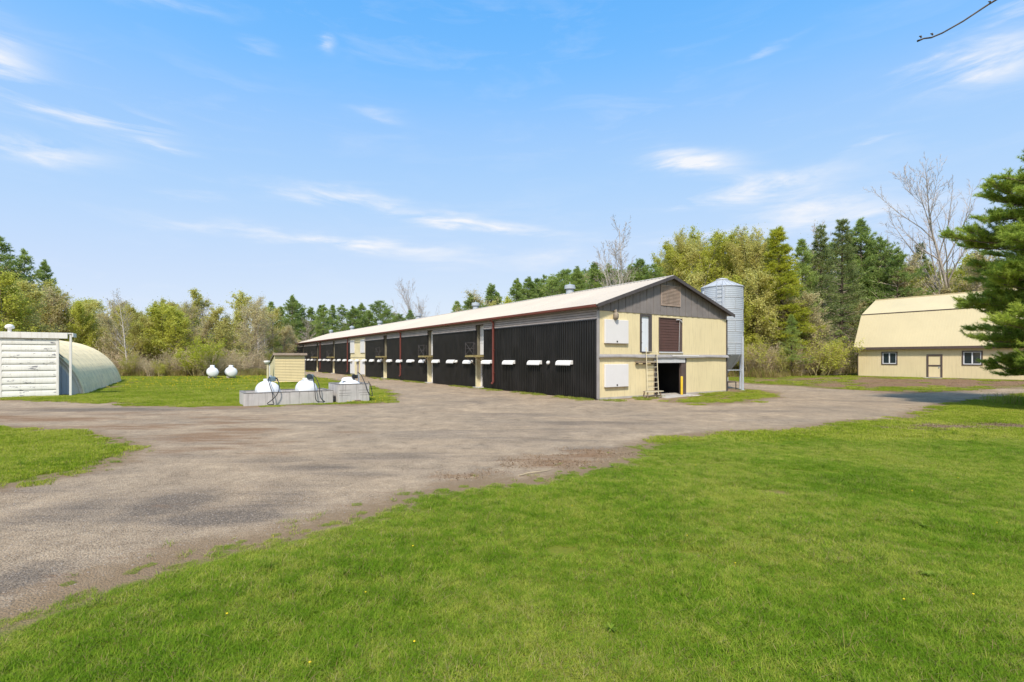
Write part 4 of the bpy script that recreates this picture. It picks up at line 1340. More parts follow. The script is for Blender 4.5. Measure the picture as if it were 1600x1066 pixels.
TANK = tank_mesh(.60, 1.1, 'fuel_tank_shell')
PROP = tank_mesh(.56, 2.6, 'propane_shell')


def basin(name, label, loc, L_, D_, H_, t=.15):
    b = thing(name, label, 'basin', loc, YAW, 'concrete tank basins')
    part('front_wall', b, M['concrete'], (0, L_, 0, t, -.1, H_), bev=.02)
    part('rear_wall', b, M['concrete'], (0, L_, D_ - t, D_, -.1, H_), bev=.02)
    part('side_wall', b, M['concrete'], (0.0, t, t, D_ - t, -.1, H_), bev=.02)
    part('side_wall', b, M['concrete'], (L_ - t, L_, t, D_ - t, -.1, H_), bev=.02)
    part('floor_slab', b, M['concrete'], (t, L_ - t, t, D_ - t, -.1, .04))
    e = .012
    part('worn_rim', b, M['concrete_top'], (-e, L_ + e, -e, t + e, H_ + .001, H_ + .035), (-e, L_ + e, D_ - t - e, D_ + e, H_ + .001, H_ + .035),
         (-e, t + e, t + e, D_ - t - e, H_ + .001, H_ + .033), (L_ - t - e, L_ + e, t + e, D_ - t - e, H_ + .001, H_ + .033), bev=.012)
    return b


def fuel():
    O = (-12.85, 24.0)
    at = lambda a, s, z=0: local(a, s, z, O)
    basin('concrete_basin', 'long low concrete basin holding two white fuel tanks at the gravel edge', at(0, 0), 4.15, 2.3, .60)
    for x in (.0, 1.45, 2.75):
        pass
    B2 = at(4.35, -.32)
    b2 = basin('concrete_basin', 'taller short concrete basin at the right end of the fuel tank row', B2, 1.62, 2.2, .92)
    for (x0, x1, z) in ((.02, .62, .62), (.02, .66, .46), (.02, .6, .35), (1.0, 1.6, .6), (1.05, 1.6, .46), (1.1, 1.6, .34)):
        part('form_groove', b2, M['concrete_top'], (x0, x1, -.006, .01, z, z + .015))
    part('drain_block', b2, M['wood'], (.82, 1.12, -.16, -.012, -.02, .09), bev=.01)
    # pilasters on the long basin's front
    spots = [(at(1.18, 1.2, .04), 'white fuel tank with a blue-grey pump, leftmost in the long basin', 0),
             (at(3.05, 1.2, .04), 'white fuel tank with a dark pump head, right one in the long basin', 1),
             (local(.86, 1.1, .04, B2[:2]), 'white fuel tank sunk in the taller right-hand concrete basin', 2)]
    for (p, lab, k) in spots:
        t = thing('fuel_tank', lab, 'tank', p, YAW, 'white fuel tanks in the basins')
        share('shell', TANK, t, (0, 0, .60), (0, 0, 0), (.88 if k != 1 else .78, .92, .82))
        for y in (-.45, .45):
            part('saddle', t, M['dark_trim'], (-.35, .35, y - .05, y + .05, 0, .22))
        if k == 0:
            MB().lathe([(.11, 1.05), (.11, 1.22), (.0, 1.23)], 14, (-.12, -.3, 0)).obj('filler_cap', M['tank'], t)
            pu = part('pump', t, M['pump'], (.02, .32, -.52, -.22, 1.10, 1.33), bev=.03)
            MB().tube([(.32, -.38, 1.25), (.40, -.38, 1.19), (.42, -.38, 1.1)], .03, 8).obj('nozzle_pipe', M['brown_door'], pu)
            MB().lathe([(.05, 1.31), (.05, 1.4), (0, 1.4)], 10, (.10, -.36, 0)).obj('motor_cap', M['galv'], pu)
            hose = [(.02, -.5, 1.32), (-.06, -.75, 1.22), (-.05, -1.10, .95), (.02, -1.36, .62), (.05, -1.40, .4), (.06, -1.42, .16), (.08, -1.5, .02), (-.10, -1.55, .02), (-.20, -1.5, .06),
                    (-.02, -1.42, .2), (.2, -1.40, .42), (.34, -1.34, .70), (.38, -1.0, 1.0), (.36, -.6, 1.25), (.40, -.4, 1.24)]
        elif k == 1:
            part('pump_plinth', t, M['tank'], (-.20, .26, -.5, .0, 1.0, 1.22), bev=.03)
            MB().lathe([(0, -.09), (.14, -.08), (.15, 0), (.14, .08), (0, .09)], 18).obj('pump_motor', M['pump_dark'], t).matrix_local = Matrix.Translation((.05, -.5, 1.30)) @ Matrix.Rotation(math.pi / 2, 4, 'X')
            part('meter_head', t, M['pump'], (.12, .26, -.56, -.40, 1.16, 1.42), bev=.02)
            hose = [(.2, -.5, 1.30), (.17, -.9, 1.15), (.16, -1.30, .75), (.15, -1.40, .5), (.17, -1.42, .2), (.25, -1.45, .06), (.45, -1.48, .02), (.62, -1.45, .03), (.52, -1.42, .10),
                    (.42, -1.40, .26), (.38, -1.38, .5), (.38, -1.32, .8), (.34, -.9, 1.15), (.28, -.5, 1.34)]
        else:
            MB().lathe([(.36, 1.04), (.34, 1.14), (.28, 1.2), (.0, 1.24)], 20, (-.1, -.1, 0)).obj('manhole_dome', M['tank'], t, True)
            part('pump', t, M['pump_dark'], (.08, .34, -.42, -.18, 1.16, 1.36), bev=.03)
            MB().lathe([(0, -.07), (.12, -.06), (.12, .06), (0, .07)], 16).obj('pump_motor', M['rubber'], t).matrix_local = Matrix.Translation((.12, -.45, 1.27)) @ Matrix.Rotation(math.pi / 2, 4, 'X')
            MB().bar((.42, -.3, .9), (.42, -.3, 1.42), .05).obj('stand_pipe', M['galv'], t)
            hose = [(.36, -.3, 1.5), (.45, -.6, 1.35), (.5, -1.0, 1.02), (.52, -1.22, .82), (.56, -1.27, .6), (.66, -1.29, .40), (.78, -1.29, .26), (.88, -1.20, .25), (.93, -1.0, .4), (.93, -.8, .75), (.80, -.75, 1.0)]
        # smooth the hose
        Hs = np.array(hose)
        tt = np.linspace(0, len(Hs) - 1, 60)
        i = np.minimum(tt.astype(int), len(Hs) - 2)
        f = (tt - i)[:, None]
        p0, p1, p2, p3 = Hs[np.maximum(i - 1, 0)], Hs[i], Hs[i + 1], Hs[np.minimum(i + 2, len(Hs) - 1)]
        C = .5 * ((2 * p1) + (-p0 + p2) * f + (2 * p0 - 5 * p1 + 4 * p2 - p3) * f ** 2 + (-p0 + 3 * p1 - 3 * p2 + p3) * f ** 3)
        MB().tube(C, .021, 7).obj('hose', M['rubber'], t, True)
    # propane tanks out on the grass
    for i, (px, d) in enumerate(((-.5985, 57.5), (-.5613, 57.9))):
        p = thing('propane_tank', ('left' if i == 0 else 'right') + ' one of two white propane tanks lying on the far grass before the thicket', 'tank',
                  (px * d, d, 0), YAW, 'propane tanks on the far grass')
        share('shell', PROP, p, (0, 0, .72))
        MB().lathe([(.24, 1.24), (.24, 1.44), (.20, 1.50), (0, 1.52)], 16).obj('valve_dome', M['tank'], p, True)
        for y in (-.85, .85):
            part('saddle', p, M['concrete'], (-.4, .4, y - .1, y + .1, -.05, .25), bev=.02)
            part('leg', p, M['tank'], (-.3, .3, y - .03, y + .03, .25, .34))


fuel()


# ------------------------------------------------------------------ small lap-sided shed and the post beside it
def shed():
    O = (-22.35, 47.2)
    s = thing('small_shed', 'small pale yellow lap-sided shed on the grass behind the fuel tanks', 'shed', (*O, 0), YAW)
    w, d, hf, hb = 2.62, 3.0, 2.62, 1.75
    n = 17
    for i in range(n):
        z, e = .06 + i * (hf - .08) / n, (hf - .08) / n
        MB().add([(0, -.05, z), (w, -.05, z), (w, -.012, z + e - .028), (0, -.012, z + e - .028), (0, .05, z), (w, .05, z), (w, .05, z + e - .028), (0, .05, z + e - .028)],
                 [(0, 1, 2, 3), (0, 4, 5, 1), (0, 3, 7, 4), (1, 5, 6, 2), (3, 2, 6, 7)]).obj('lap_board', M['vinyl'], s)
    part('lap_shadow_backing', s, M['vent_tan'], (.02, w - .02, .0, .04, .07, hf - .04))  # darker colour behind the gaps stands in for the shadow under each lap
    for x, nm in ((0.0, 'left_wall'), (w - .06, 'right_wall')):
        for i in range(14):
            z = .06 + i * .18
            yb = d if z + .17 < hb else max(.1, d * (hf - z - .17) / (hf - hb) )
            o_ = -.03 if x == 0 else .03
            part('lap_board', s, M['vinyl'] if x else M['cream'], (x + min(0, o_), x + .06 + max(0, o_), .052, min(d, yb), z, z + .172))
    part('rear_wall', s, M['cream'], (.03, w - .03, d, d + .05, .05, hb))
    part('corner_trim', s, M['grey_siding'], (w + .004, w + .06, -.045, .05, .03, hf - .03))
    part('corner_trim', s, M['cream'], (-.05, -.004, -.045, .05, .03, hf - .03))
    part('skid', s, M['wood'], (.1, .25, -.03, d, -.1, .055), (w - .25, w - .1, -.03, d, -.1, .055))
    sl = (hf - hb) / d
    z = lambda y: hf + .03 - sl * y
    V = [(-.16, -.22, z(-.22)), (w + .18, -.22, z(-.22)), (w + .18, d + .2, z(d + .2)), (-.16, d + .2, z(d + .2))]
    V += [(x, y, q + .09) for x, y, q in V]
    r = MB().add(V, [(3, 2, 1, 0), (4, 5, 6, 7), (0, 1, 5, 4), (1, 2, 6, 5), (2, 3, 7, 6), (3, 0, 4, 7)]).obj('roof', M['shed_roof'], s)
    part('fascia', r, M['vent_tan'], (-.18, w + .2, -.25, -.222, hf - .03, hf + .17))
    p = thing('lamp_post', 'short pale post with a white lamp head just left of the small shed', 'lamp post', (-22.9, 46.9, 0), YAW)
    MB().box(-.07, .07, -.07, .07, 0, 1.75).obj('post', M['cream'], p)
    MB().box(.12, .20, -.05, .05, 0, 1.75).obj('conduit', M['white'], p)
    MB().lathe([(.10, 1.75), (.20, 1.86), (.30, 2.02), (.27, 2.06), (0, 2.08)], 16, (-.05, 0, 0)).obj('lamp_head', M['hood'], p, True)


shed()


# ------------------------------------------------------------------ vegetation generators
def unit(v):
    return v / (np.linalg.norm(v) + 1e-9)


def perp(d, r):
    a = r.normal(size=3)
    a -= d * (a @ d)
    return unit(a)


def grow(r, p, d, L, rad, lev, top, out, P):
    """one wood axis and, recursively, its side branches; out: list of (level, points, radii)"""
    ns = P['seg'][lev]
    pts = [np.array(p)]
    dd = np.array(d, float)
    for i in range(ns):
        dd = unit(dd + r.normal(size=3) * P['wob'][lev] + np.array([0, 0, P['up'][lev]]))
        pts.append(pts[-1] + dd * (L / ns))
    pts = np.array(pts)
    tt = np.linspace(0, 1, ns + 1)
    radii = rad * (1 - tt * P['taper'][lev])
    out.append((lev, pts, radii))
    if lev >= top:
        return
    n = P['kids'][lev]
    n = max(1, int(n * r.uniform(.75, 1.2)))
    for k in range(n):
        t = P['from'][lev] + (0.98 - P['from'][lev]) * (k + r.uniform(0, 1)) / n
        x = t * ns
        i = min(int(x), ns - 1)
        q = pts[i] + (pts[i + 1] - pts[i]) * (x - i)
        ax = unit(pts[i + 1] - pts[i])
        an = R(P['ang'][lev]) * r.uniform(.75, 1.25)
        s = perp(ax, r)
        nd = unit(ax * math.cos(an) + s * math.sin(an))
        shape = P['shape'](t) if lev == 0 else (1.0 - 0.55 * t)
        grow(r, q, nd, L * P['len'][lev] * shape * r.uniform(.7, 1.2), max(radii[i] * P['rad'][lev], P['rmin']), lev + 1, top, out, P)


def leaf_quads(mb, C, size, r, mat, elong=1.5, bias=None):
    """small leaf faces scattered at points C"""
    n = len(C)
    a = r.normal(size=(n, 3)); a /= np.linalg.norm(a, axis=1)[:, None]
    b = r.normal(size=(n, 3)); b -= a * (a * b).sum(1)[:, None]; b /= np.linalg.norm(b, axis=1)[:, None]
    s = size * r.uniform(.6, 1.35, size=(n, 1))
    V = np.stack([C - a * s * elong * .5, C + b * s * .5, C + a * s * elong * .5, C - b * s * .5], 1).reshape(-1, 3)
    F = np.arange(4 * n).reshape(-1, 4)
    mb.add(V, F, mat)


def needles(mb, C, D, k, ln, w, spread, r, mat, up=0.35):
    """k needle blades radiating round direction D at every point C"""
    n = len(C)
    C = np.repeat(C, k, 0)
    D = np.repeat(D, k, 0)
    v = r.normal(size=(n * k, 3))
    d = D + v * spread + np.array([0, 0, up])
    d /= np.linalg.norm(d, axis=1)[:, None]
    s = np.cross(d, r.normal(size=(n * k, 3)))
    s /= np.linalg.norm(s, axis=1)[:, None] + 1e-9
    L_ = ln * r.uniform(.6, 1.25, size=(n * k, 1))
    V = np.stack([C - s * w * .5, C + s * w * .5, C + d * L_], 1).reshape(-1, 3)
    mb.add(V, np.arange(3 * n * k).reshape(-1, 3), mat)


DEC = dict(seg=[8, 5, 3, 2], wob=[.05, .09, .14, .18], up=[.02, .10, .08, .05], taper=[.9, .85, .8, .6], kids=[38, 10, 5], ang=[46, 40, 40],
           len=[.36, .42, .48], rad=[.42, .5, .6], rmin=.009, shape=lambda t: 1.12 - .78 * t, **{'from': [.10, .12, .1]})


def deciduous(seed, h, wood, twig, bud, nbud, budsize, P=DEC, r0=None, multi=1, sides=5, spread=.05):
    r = np.random.default_rng(seed)
    out = []
    for k in range(multi):
        d = unit(np.array([r.normal() * spread, r.normal() * spread, 1.0]))
        p = np.array([r.normal() * .25 * (multi > 1), r.normal() * .25 * (multi > 1), -.15])
        grow(r, p, d, h * r.uniform(.85, 1.0), (r0 or h * .013), 0, 3, out, P)
    tr, cr = MB(), MB()
    tips = []
    for lev, pts, rad in out:
        if lev <= 1:
            tr.tube(pts, rad, sides if lev == 0 else 4, 0, cap=False)
        else:
            cr.tube(pts, np.maximum(rad, .008 if lev == 3 else .012), 3, 0, cap=False)
            tips.append(pts[1:])
    tips = np.concatenate(tips)
    if nbud:
        C = tips[r.integers(0, len(tips), nbud)] + r.normal(size=(nbud, 3)) * np.where(r.uniform(size=(nbud, 1)) < .7, .10, .30)
        leaf_quads(cr, C, budsize, r, 1)
    return tr.mesh('trunk', wood, True), cr.mesh('crown', [twig, bud])


def conifer(seed, h, wood, needle, r=None, base=.12, rad=.27, pitch=.62, nb=6, droop=0.0, ln=.34, w=.05, k=9, dead=True, dense=1.0, ragged=.25, tipup=.25, blunt=0.0):
    """whorled conifer: bare dead lower limbs, needle plumes above"""
    g = np.random.default_rng(seed)
    tr, cr = MB(), MB()
    lean = g.normal(size=2) * .012
    zz = np.linspace(-.15, h, 9)
    tp = np.stack([lean[0] * zz, lean[1] * zz, zz], 1)
    tr.tube(tp, np.maximum(h * .014 * (1 - zz / h * .96), .01), 7, 0, cap=False)
    C, D = [], []
    z = h * .06
    while z < h * .985:
        t = z / h
        prof_ = min(1.0, (1 - t) * blunt) ** .8 * (1 - .25 * t) if blunt else (1 - max(0, t - base)) ** .85 * (1 - t) ** .25
        rr = h * rad * prof_ * g.uniform(1 - ragged, 1 + ragged * .6)
        n = nb + g.integers(-1, 2)
        for j in range(n):
            an = g.uniform(0, 2 * math.pi)
            ln_b = rr * g.uniform(.65, 1.1)
            if ln_b < .15:
                ln_b = .15
            el = .55 * t + .08 - droop * (1 - t) + g.normal() * .10
            d = np.array([math.cos(an) * math.cos(el), math.sin(an) * math.cos(el), math.sin(el)])
            p0 = np.array([lean[0] * z, lean[1] * z, z + g.uniform(-.2, .2)])
            ns = 5
            pts = [p0]
            for i in range(ns):
                d = unit(d + np.array([0, 0, tipup * .12 - droop * .06]) + g.normal(size=3) * .07)
                pts.append(pts[-1] + d * ln_b / ns)
            pts = np.array(pts)
            is_dead = t < base + g.normal() * .04
            (tr if True else cr).tube(pts, np.linspace(max(.014, .014 * ln_b + .008), .008, ns + 1), 3, 1, cap=False)
            if is_dead:
                if dead:
                    for q in range(int(6)):
                        i = g.integers(1, ns + 1)
                        dv = unit(perp(d, g) + d * .6 + np.array([0, 0, -.25]))
                        e = pts[i] + dv * ln_b * g.uniform(.15, .35)
                        tr.tube(np.array([pts[i], (pts[i] + e) / 2 + g.normal(size=3) * .03, e]), [.010, .008, .005], 3, 1, cap=False)
                continue
            side = np.cross(d, [0, 0, 1]); side = unit(side)
            m = max(3, int(dense * (4 + ln_b * 5.0)))
            u = g.uniform(.22, 1.03, m) ** .8
            i = np.minimum((u * ns).astype(int), ns - 1)
            f = (u * ns - i)[:, None]
            q = pts[i] + (pts[i + 1] - pts[i]) * np.clip(f, 0, 1.1)
            wdt = (ln_b * .30 * (1.15 - u) + .08)[:, None]
            off = g.normal(size=(m, 1)) * wdt
            q = q + side * off + np.stack([g.normal(size=m) * .05, g.normal(size=m) * .05, g.normal(size=m) * .07 + .02], 1)
            C.append(q)
            D.append(np.repeat(d[None], m, 0) * .6 + side * np.sign(off) * .5)
        z += pitch * g.uniform(.7, 1.3) * (1.0 - .35 * t)
    C, D = np.concatenate(C), np.concatenate(D)
    needles(cr, C, D, k, ln, w, .55, g, 0, up=.30)
    return tr.mesh('trunk', [wood, M['dead_twig']]), cr.mesh('crown', needle)


def shrub(seed, h, nst, twig, bud, nbud, size, spread=.5):
    r = np.random.default_rng(seed)
    P = dict(seg=[5, 3, 2], wob=[.12, .18, .2], up=[.06, .05, .03], taper=[.8, .8, .6], kids=[7, 5], ang=[38, 42], len=[.42, .45], rad=[.55, .6], rmin=.008,
             shape=lambda t: 1.1 - .6 * t, **{'from': [.2, .2]})
    out = []
    for k in range(nst):
        an, ti = r.uniform(0, 2 * math.pi), r.uniform(.05, spread)
        d = unit(np.array([math.cos(an) * ti, math.sin(an) * ti, 1]))
        grow(r, np.array([math.cos(an), math.sin(an), 0]) * r.uniform(0, .14 * h) + np.array([0, 0, -.1]), d, h * r.uniform(.6, 1.0), .007 * h, 0, 2, out, P)
    st, cr = MB(), MB()
    tips = []
    for lev, pts, rad in out:
        (st if lev == 0 else cr).tube(pts, np.maximum(rad, .007), 3, 0, cap=False)
        if lev:
            tips.append(pts[1:])
    tips = np.concatenate(tips)
    if nbud:
        leaf_quads(cr, tips[r.integers(0, len(tips), nbud)] + r.normal(size=(nbud, 3)) * .12, size, r, 1)
    return st.mesh('stems', twig), cr.mesh('crown', [twig, bud])


DEC_TALL = dict(DEC, kids=[36, 8, 4], ang=[36, 38, 42], len=[.26, .40, .45], shape=lambda t: 1.1 - .6 * t, **{'from': [.28, .15, .1]})
DEC_BIG = dict(DEC, seg=[10, 9, 6, 3], kids=[19, 13, 10], ang=[36, 36, 38], len=[.62, .38, .36], wob=[.05, .07, .11, .16], up=[.01, .07, .08, .06], rmin=.022, taper=[.95, .9, .8, .6],
               rad=[.62, .5, .5], shape=lambda t: 1.15 - .75 * t, **{'from': [.16, .22, .15]})
DEC_SLIM = dict(DEC, kids=[30, 7, 4], ang=[34, 36, 40], len=[.24, .40, .42], wob=[.03, .08, .14, .2], shape=lambda t: 1.0 - .6 * t, **{'from': [.22, .2, .15]})

KIND = {}
KIND['olive'] = [deciduous(s, 10, M['bark'], M['twig_olive'], M['bud_olive'], 11000, .085) for s in (1, 2)]
KIND['yellow'] = [deciduous(s, 10, M['bark'], M['twig_olive'], M['bud_yellow'], 13000, .09) for s in (3, 4)]
KIND['tan'] = [deciduous(s, 10, M['bark'], M['twig'], M['bud_tan'], 7500, .075) for s in (5, 6)]
KIND['bare'] = [deciduous(s, 10, M['bark'], M['twig_grey'], M['bud_tan'], 600, .06) for s in (7, 8)]
KIND['fresh'] = [deciduous(s, 14, M['bark'], M['twig'], M['bud_green'], 11000, .11, DEC_TALL) for s in (9, 10)]
KIND['tall_olive'] = [deciduous(s, 17, M['bark'], M['twig_olive'], M['bud_olive'], 26000, .085, DEC_TALL, multi=2) for s in (12, 13)]
KIND['tall_yellow'] = [deciduous(s, 17, M['bark_pale'], M['twig_olive'], M['bud_yellow'], 26000, .09, DEC_TALL, multi=2) for s in (14, 15)]
KIND['slim'] = [deciduous(s, 13, M['birch'], M['twig_grey'], M['bud_tan'], 300, .07, DEC_SLIM, r0=.10) for s in (16, 17)]
KIND['big_bare'] = [deciduous(18, 26, M['bark_pale'], M['twig_grey'], M['bud_tan'], 0, .1, DEC_BIG, r0=.42, sides=9, spread=.02)]
KIND['birch'] = [deciduous(19, 19, M['birch'], M['bark_pale'], M['bud_tan'], 0, .1, dict(DEC_TALL, kids=[24, 9, 5], rmin=.016), r0=.15, multi=4, spread=.13)]
KIND['pine'] = [conifer(s, 15, M['bark_dark'], M['needle'], base=.20, rad=rd_, ragged=rg_, dense=1.8, blunt=bl_, pitch=pt_, ln=.30)
                for s, rd_, rg_, bl_, pt_ in ((21, .24, .35, 1.7, .62), (22, .27, .5, 2.4, .75), (23, .23, .45, 2.0, .55), (27, .29, .55, 2.9, .8), (28, .25, .4, 1.5, .66))]
KIND['spruce'] = [conifer(s, 17, M['bark_dark'], M['needle_dark'], base=.28, rad=.19, pitch=.5, droop=.30, ragged=.25, ln=.30, tipup=.1, dense=1.5) for s in (24, 25)]
KIND['gold'] = [conifer(26, 17, M['bark_dark'], M['needle_gold'], base=.20, rad=.18, pitch=.5, droop=.18, ragged=.3, dense=1.6)]
KIND['shrub_brown'] = [shrub(s, 3.6, 18, M['twig'], M['bud_tan'], 1500, .05) for s in (31, 32, 33)]
KIND['shrub_lime'] = [shrub(34, 4.2, 20, M['twig_olive'], M['bud_lime'], 9000, .065, .55)]
KIND['shrub_olive'] = [shrub(s, 4.0, 18, M['twig_olive'], M['bud_yellow'], 4500, .065) for s in (35, 36)]
H0 = dict(olive=10, yellow=10, tan=10, bare=10, fresh=14, leafy=18, tall_olive=17, tall_yellow=17, slim=13, big_bare=26, birch=19, pine=15, spruce=17, gold=17,
          shrub_brown=3.6, shrub_lime=4.2, shrub_olive=4.0)
WORDS = dict(olive=('budding_tree', 'olive-brown budding tree', 'tree'), yellow=('budding_tree', 'yellow-green budding tree', 'tree'), tan=('budding_tree', 'tan-twigged tree', 'tree'),
             bare=('bare_tree', 'leafless grey-twigged tree', 'tree'), fresh=('leafing_tree', 'pale fresh-green leafing tree', 'tree'), leafy=('leafy_tree', 'dark green full-leaved tree', 'tree'),
             tall_olive=('budding_tree', 'tall olive budding tree', 'tree'), tall_yellow=('budding_tree', 'tall yellow-green budding tree', 'tree'), slim=('slim_tree', 'slim pale-trunked tree', 'tree'),
             big_bare=('bare_tree', 'great leafless tree', 'tree'), birch=('birch_tree', 'white-stemmed leafless tree', 'tree'), pine=('pine_tree', 'green pine', 'pine'),
             spruce=('spruce_tree', 'dark drooping spruce', 'spruce'), gold=('conifer_tree', 'golden-green conifer', 'conifer'),
             shrub_brown=('brown_shrub', 'brown leafless shrub', 'shrub'), shrub_lime=('lime_shrub', 'bright lime-green shrub', 'shrub'), shrub_olive=('olive_shrub', 'yellow-green budding shrub', 'shrub'))
ORD = ['first', 'second', 'third', 'fourth', 'fifth', 'sixth', 'seventh', 'eighth', 'ninth', 'tenth', 'eleventh', 'twelfth', 'thirteenth', 'fourteenth', 'fifteenth', 'sixteenth',
       'seventeenth', 'eighteenth', 'nineteenth', 'twentieth', 'twenty-first', 'twenty-second', 'twenty-third', 'twenty-fourth', 'twenty-fifth', 'twenty-sixth', 'twenty-seventh', 'twenty-eighth', 'twenty-ninth', 'thirtieth', 'thirty-first', 'thirty-second', 'thirty-third', 'thirty-fourth', 'thirty-fifth', 'thirty-sixth']


def plant(kind, x, y, h, label, group, width=1.0, rz=None):
    me = KIND[kind][random.randrange(len(KIND[kind]))]
    nm, _, cat = WORDS[kind]
    z = float(height(x, y)) - .05
    t = thing(nm, label, cat, (x, y, z), random.uniform(0, 6.28) if rz is None else rz, group)
    s = h / H0[kind]
    t.scale = (s * width, s * width, s)
    a = link('stems' if 'shrub' in kind else 'trunk', me[0], t)
    b = link('crown', me[1], t)
    return t


def stand(group, place, rows):
    """rows: (kind, bearing x/y, distance, height, width). Labels count each kind from the left."""
    rows = sorted(rows, key=lambda q: q[1])
    tot, seen = {}, {}
    for q in rows:
        tot[q[0]] = tot.get(q[0], 0) + 1
    for (kind, u, d, h, wd) in rows:
        seen[kind] = seen.get(kind, 0) + 1
        w = WORDS[kind][1]
        if tot[kind] == 1:
            lab = 'the one %s %s' % (w, place)
        else:
            lab = '%s %s from the left %s' % (ORD[seen[kind] - 1], w, place)
        plant(kind, u * d, d, h, lab, group, wd)


def U(px):
    return (px - 800) / 782.0


def left_woods():
    rows = []
    seq = ['olive', 'tan', 'yellow', 'olive', 'tan', 'olive', 'yellow', 'olive', 'tan', 'olive', 'yellow', 'yellow', 'tan', 'olive', 'tan']
    for i, k in enumerate(seq):
        px = -70 + i * 32 + random.uniform(-8, 8)
        d = (58 if px < 60 else 67) + random.uniform(0, 5) + max(0, px - 330) * .12
        topy = 425 if px < 40 else 440 if px < 90 else 462 if px < 160 else 474
        h = 2.3 + (560 - topy + random.uniform(-14, 12)) * d / 782
        rows.append((k, U(px), d, h, random.uniform(1.15, 1.5)))
    seq2 = ['tan', 'fresh', 'olive', 'bare', 'fresh', 'yellow', 'tan', 'bare', 'fresh', 'olive', 'fresh', 'bare', 'fresh', 'tan']
    for i, k in enumerate(seq2):
        px = -60 + i * 36 + random.uniform(-9, 9)
        d = 78 + random.uniform(0, 10) + max(0, px - 330) * .12
        topy = 412 if px < 40 else 436 if px < 120 else 458
        h = 2.3 + (560 - topy + random.uniform(-10, 10)) * d / 782
        rows.append((k, U(px), d, h, random.uniform(1.1, 1.4)))
    stand('trees of the left-hand thicket', 'in the thicket left of the long barn', rows)
    plant('pine', U(-4) * 80, 80, 21.5, 'dark green pine crown at the far left edge above the hut', 'trees of the left-hand thicket', 1.15)
    plant('pine', U(34) * 84, 84, 20.2, 'dark green pine crown second from the left edge above the hut', 'trees of the left-hand thicket', 1.0)
    plant('pine', U(68) * 88, 88, 19.4, 'smaller dark green pine crown third from the left edge above the hut', 'trees of the left-hand thicket', .8)
    plant('slim', U(199) * 65.5, 65.5, 11.5, 'slim white-trunked bare tree at the grass edge right of the arched hut', 'trees of the left-hand thicket', 1.2)
    plant('slim', U(404) * 84, 84, 13.5, 'slim pale trunk standing left of the small shed roof', 'trees of the left-hand thicket')
    plant('slim', U(418) * 88, 88, 13.0, 'slim pale trunk rising right behind the small shed roof', 'trees of the left-hand thicket')
    plant('slim', U(386) * 92, 92, 13.5, 'slim pale trunk deep in the thicket above the right propane tank', 'trees of the left-hand thicket')
    sh = []
    for i in range(17):
        px = 140 + i * 19 + random.uniform(-6, 6)
        d = 63.5 + random.uniform(0, 2.5) + max(0, px - 330) * .16
        sh.append(('shrub_brown' if i % 3 else 'shrub_olive', U(px), d, random.uniform(2.2, 4.0), random.uniform(1.0, 1.5)))
    stand('shrubs along the left grass edge', 'along the left grass edge', sh)
    plant('shrub_lime', U(310) * 64, 64, 5.4, 'bright lime-green shrub just left of the propane tanks', 'shrubs along the left grass edge', 1.15)


def far_pines():
    rows = []
    for i in range(19):
        px = 430 + i * 11.5 + random.uniform(-5, 5)
        d = 106 + random.uniform(0, 14)
        h = 2.3 + (560 - (474 + (8 if px > 610 else 0)) + random.uniform(-8, 10)) * d / 782
        rows.append(('pine', U(px), d, h * random.uniform(.9, 1.03), random.uniform(1.15, 1.5)))
    for px, k in ((412, 'fresh'), (440, 'tan'), (462, 'tan'), (425, 'olive'), (398, 'fresh'), (478, 'bare')):
        d = 92 + random.uniform(0, 8) if px < 450 else 100
        rows.append((k, U(px), d, 2.3 + (560 - 478) * d / 782 * (.75 if k in ('tan', 'bare') else 1), 1.1))
    stand('trees beyond the barn end', 'beyond the far end of the long barn', rows)
    plant('big_bare', U(648) * 112, 112, 18.0, 'leafless spreading tree above the long barn roof between two pine groups', 'trees beyond the barn end', .85)
    rows = []
    prof = [(702, 488), (716, 474), (733, 464), (752, 452), (770, 447), (790, 448), (806, 440), (824, 436), (842, 434), (860, 430), (880, 426), (900, 421), (916, 426), (932, 414), (948, 420), (985, 418), (1004, 408), (1022, 420), (1040, 415)]
    for i, (px, ty) in enumerate(prof):
        d = 68 + random.uniform(0, 9)
        h = 2.3 + (560 - ty + random.uniform(-3, 5)) * d / 782
        k = 'pine'
        if px in (752, 790, 916):
            k = 'tan'
        rows.append((k, U(px), d, h, random.uniform(1.1, 1.45)))
    for px, ty in ((709, 490), (742, 470), (779, 458), (814, 450), (833, 446), (851, 442), (870, 438), (891, 433), (909, 436), (924, 428), (958, 428), (972, 424), (996, 420), (1013, 424), (1050, 405)):
        d = 78 + random.uniform(0, 8)
        rows.append(('pine', U(px), d, 2.3 + (560 - ty + random.uniform(-4, 6)) * d / 782, random.uniform(1.1, 1.5)))
    for px, ty in ((765, 470), (800, 465), (845, 460), (895, 455), (940, 455), (990, 445), (1030, 440)):
        d = 62
        rows.append(('olive' if px % 2 else 'yellow', U(px), d, 2.3 + (560 - ty) * d / 782, 1.1))
    stand('pines behind the long barn', 'behind the long barn roof', rows)
    plant('birch', U(978) * 60, 60, 17.6, 'white-stemmed leafless tree clump rising above the barn ridge', 'pines behind the long barn', 1.0, 0.4)
    plant('bare', U(655) * 100, 100, 13.0, 'small grey leafless tree above the mid roof of the long barn', 'trees beyond the barn end')
    plant('slim', U(690) * 96, 96, 12.0, 'thin leafless tree left of the first pine above the barn roof', 'trees beyond the barn end')


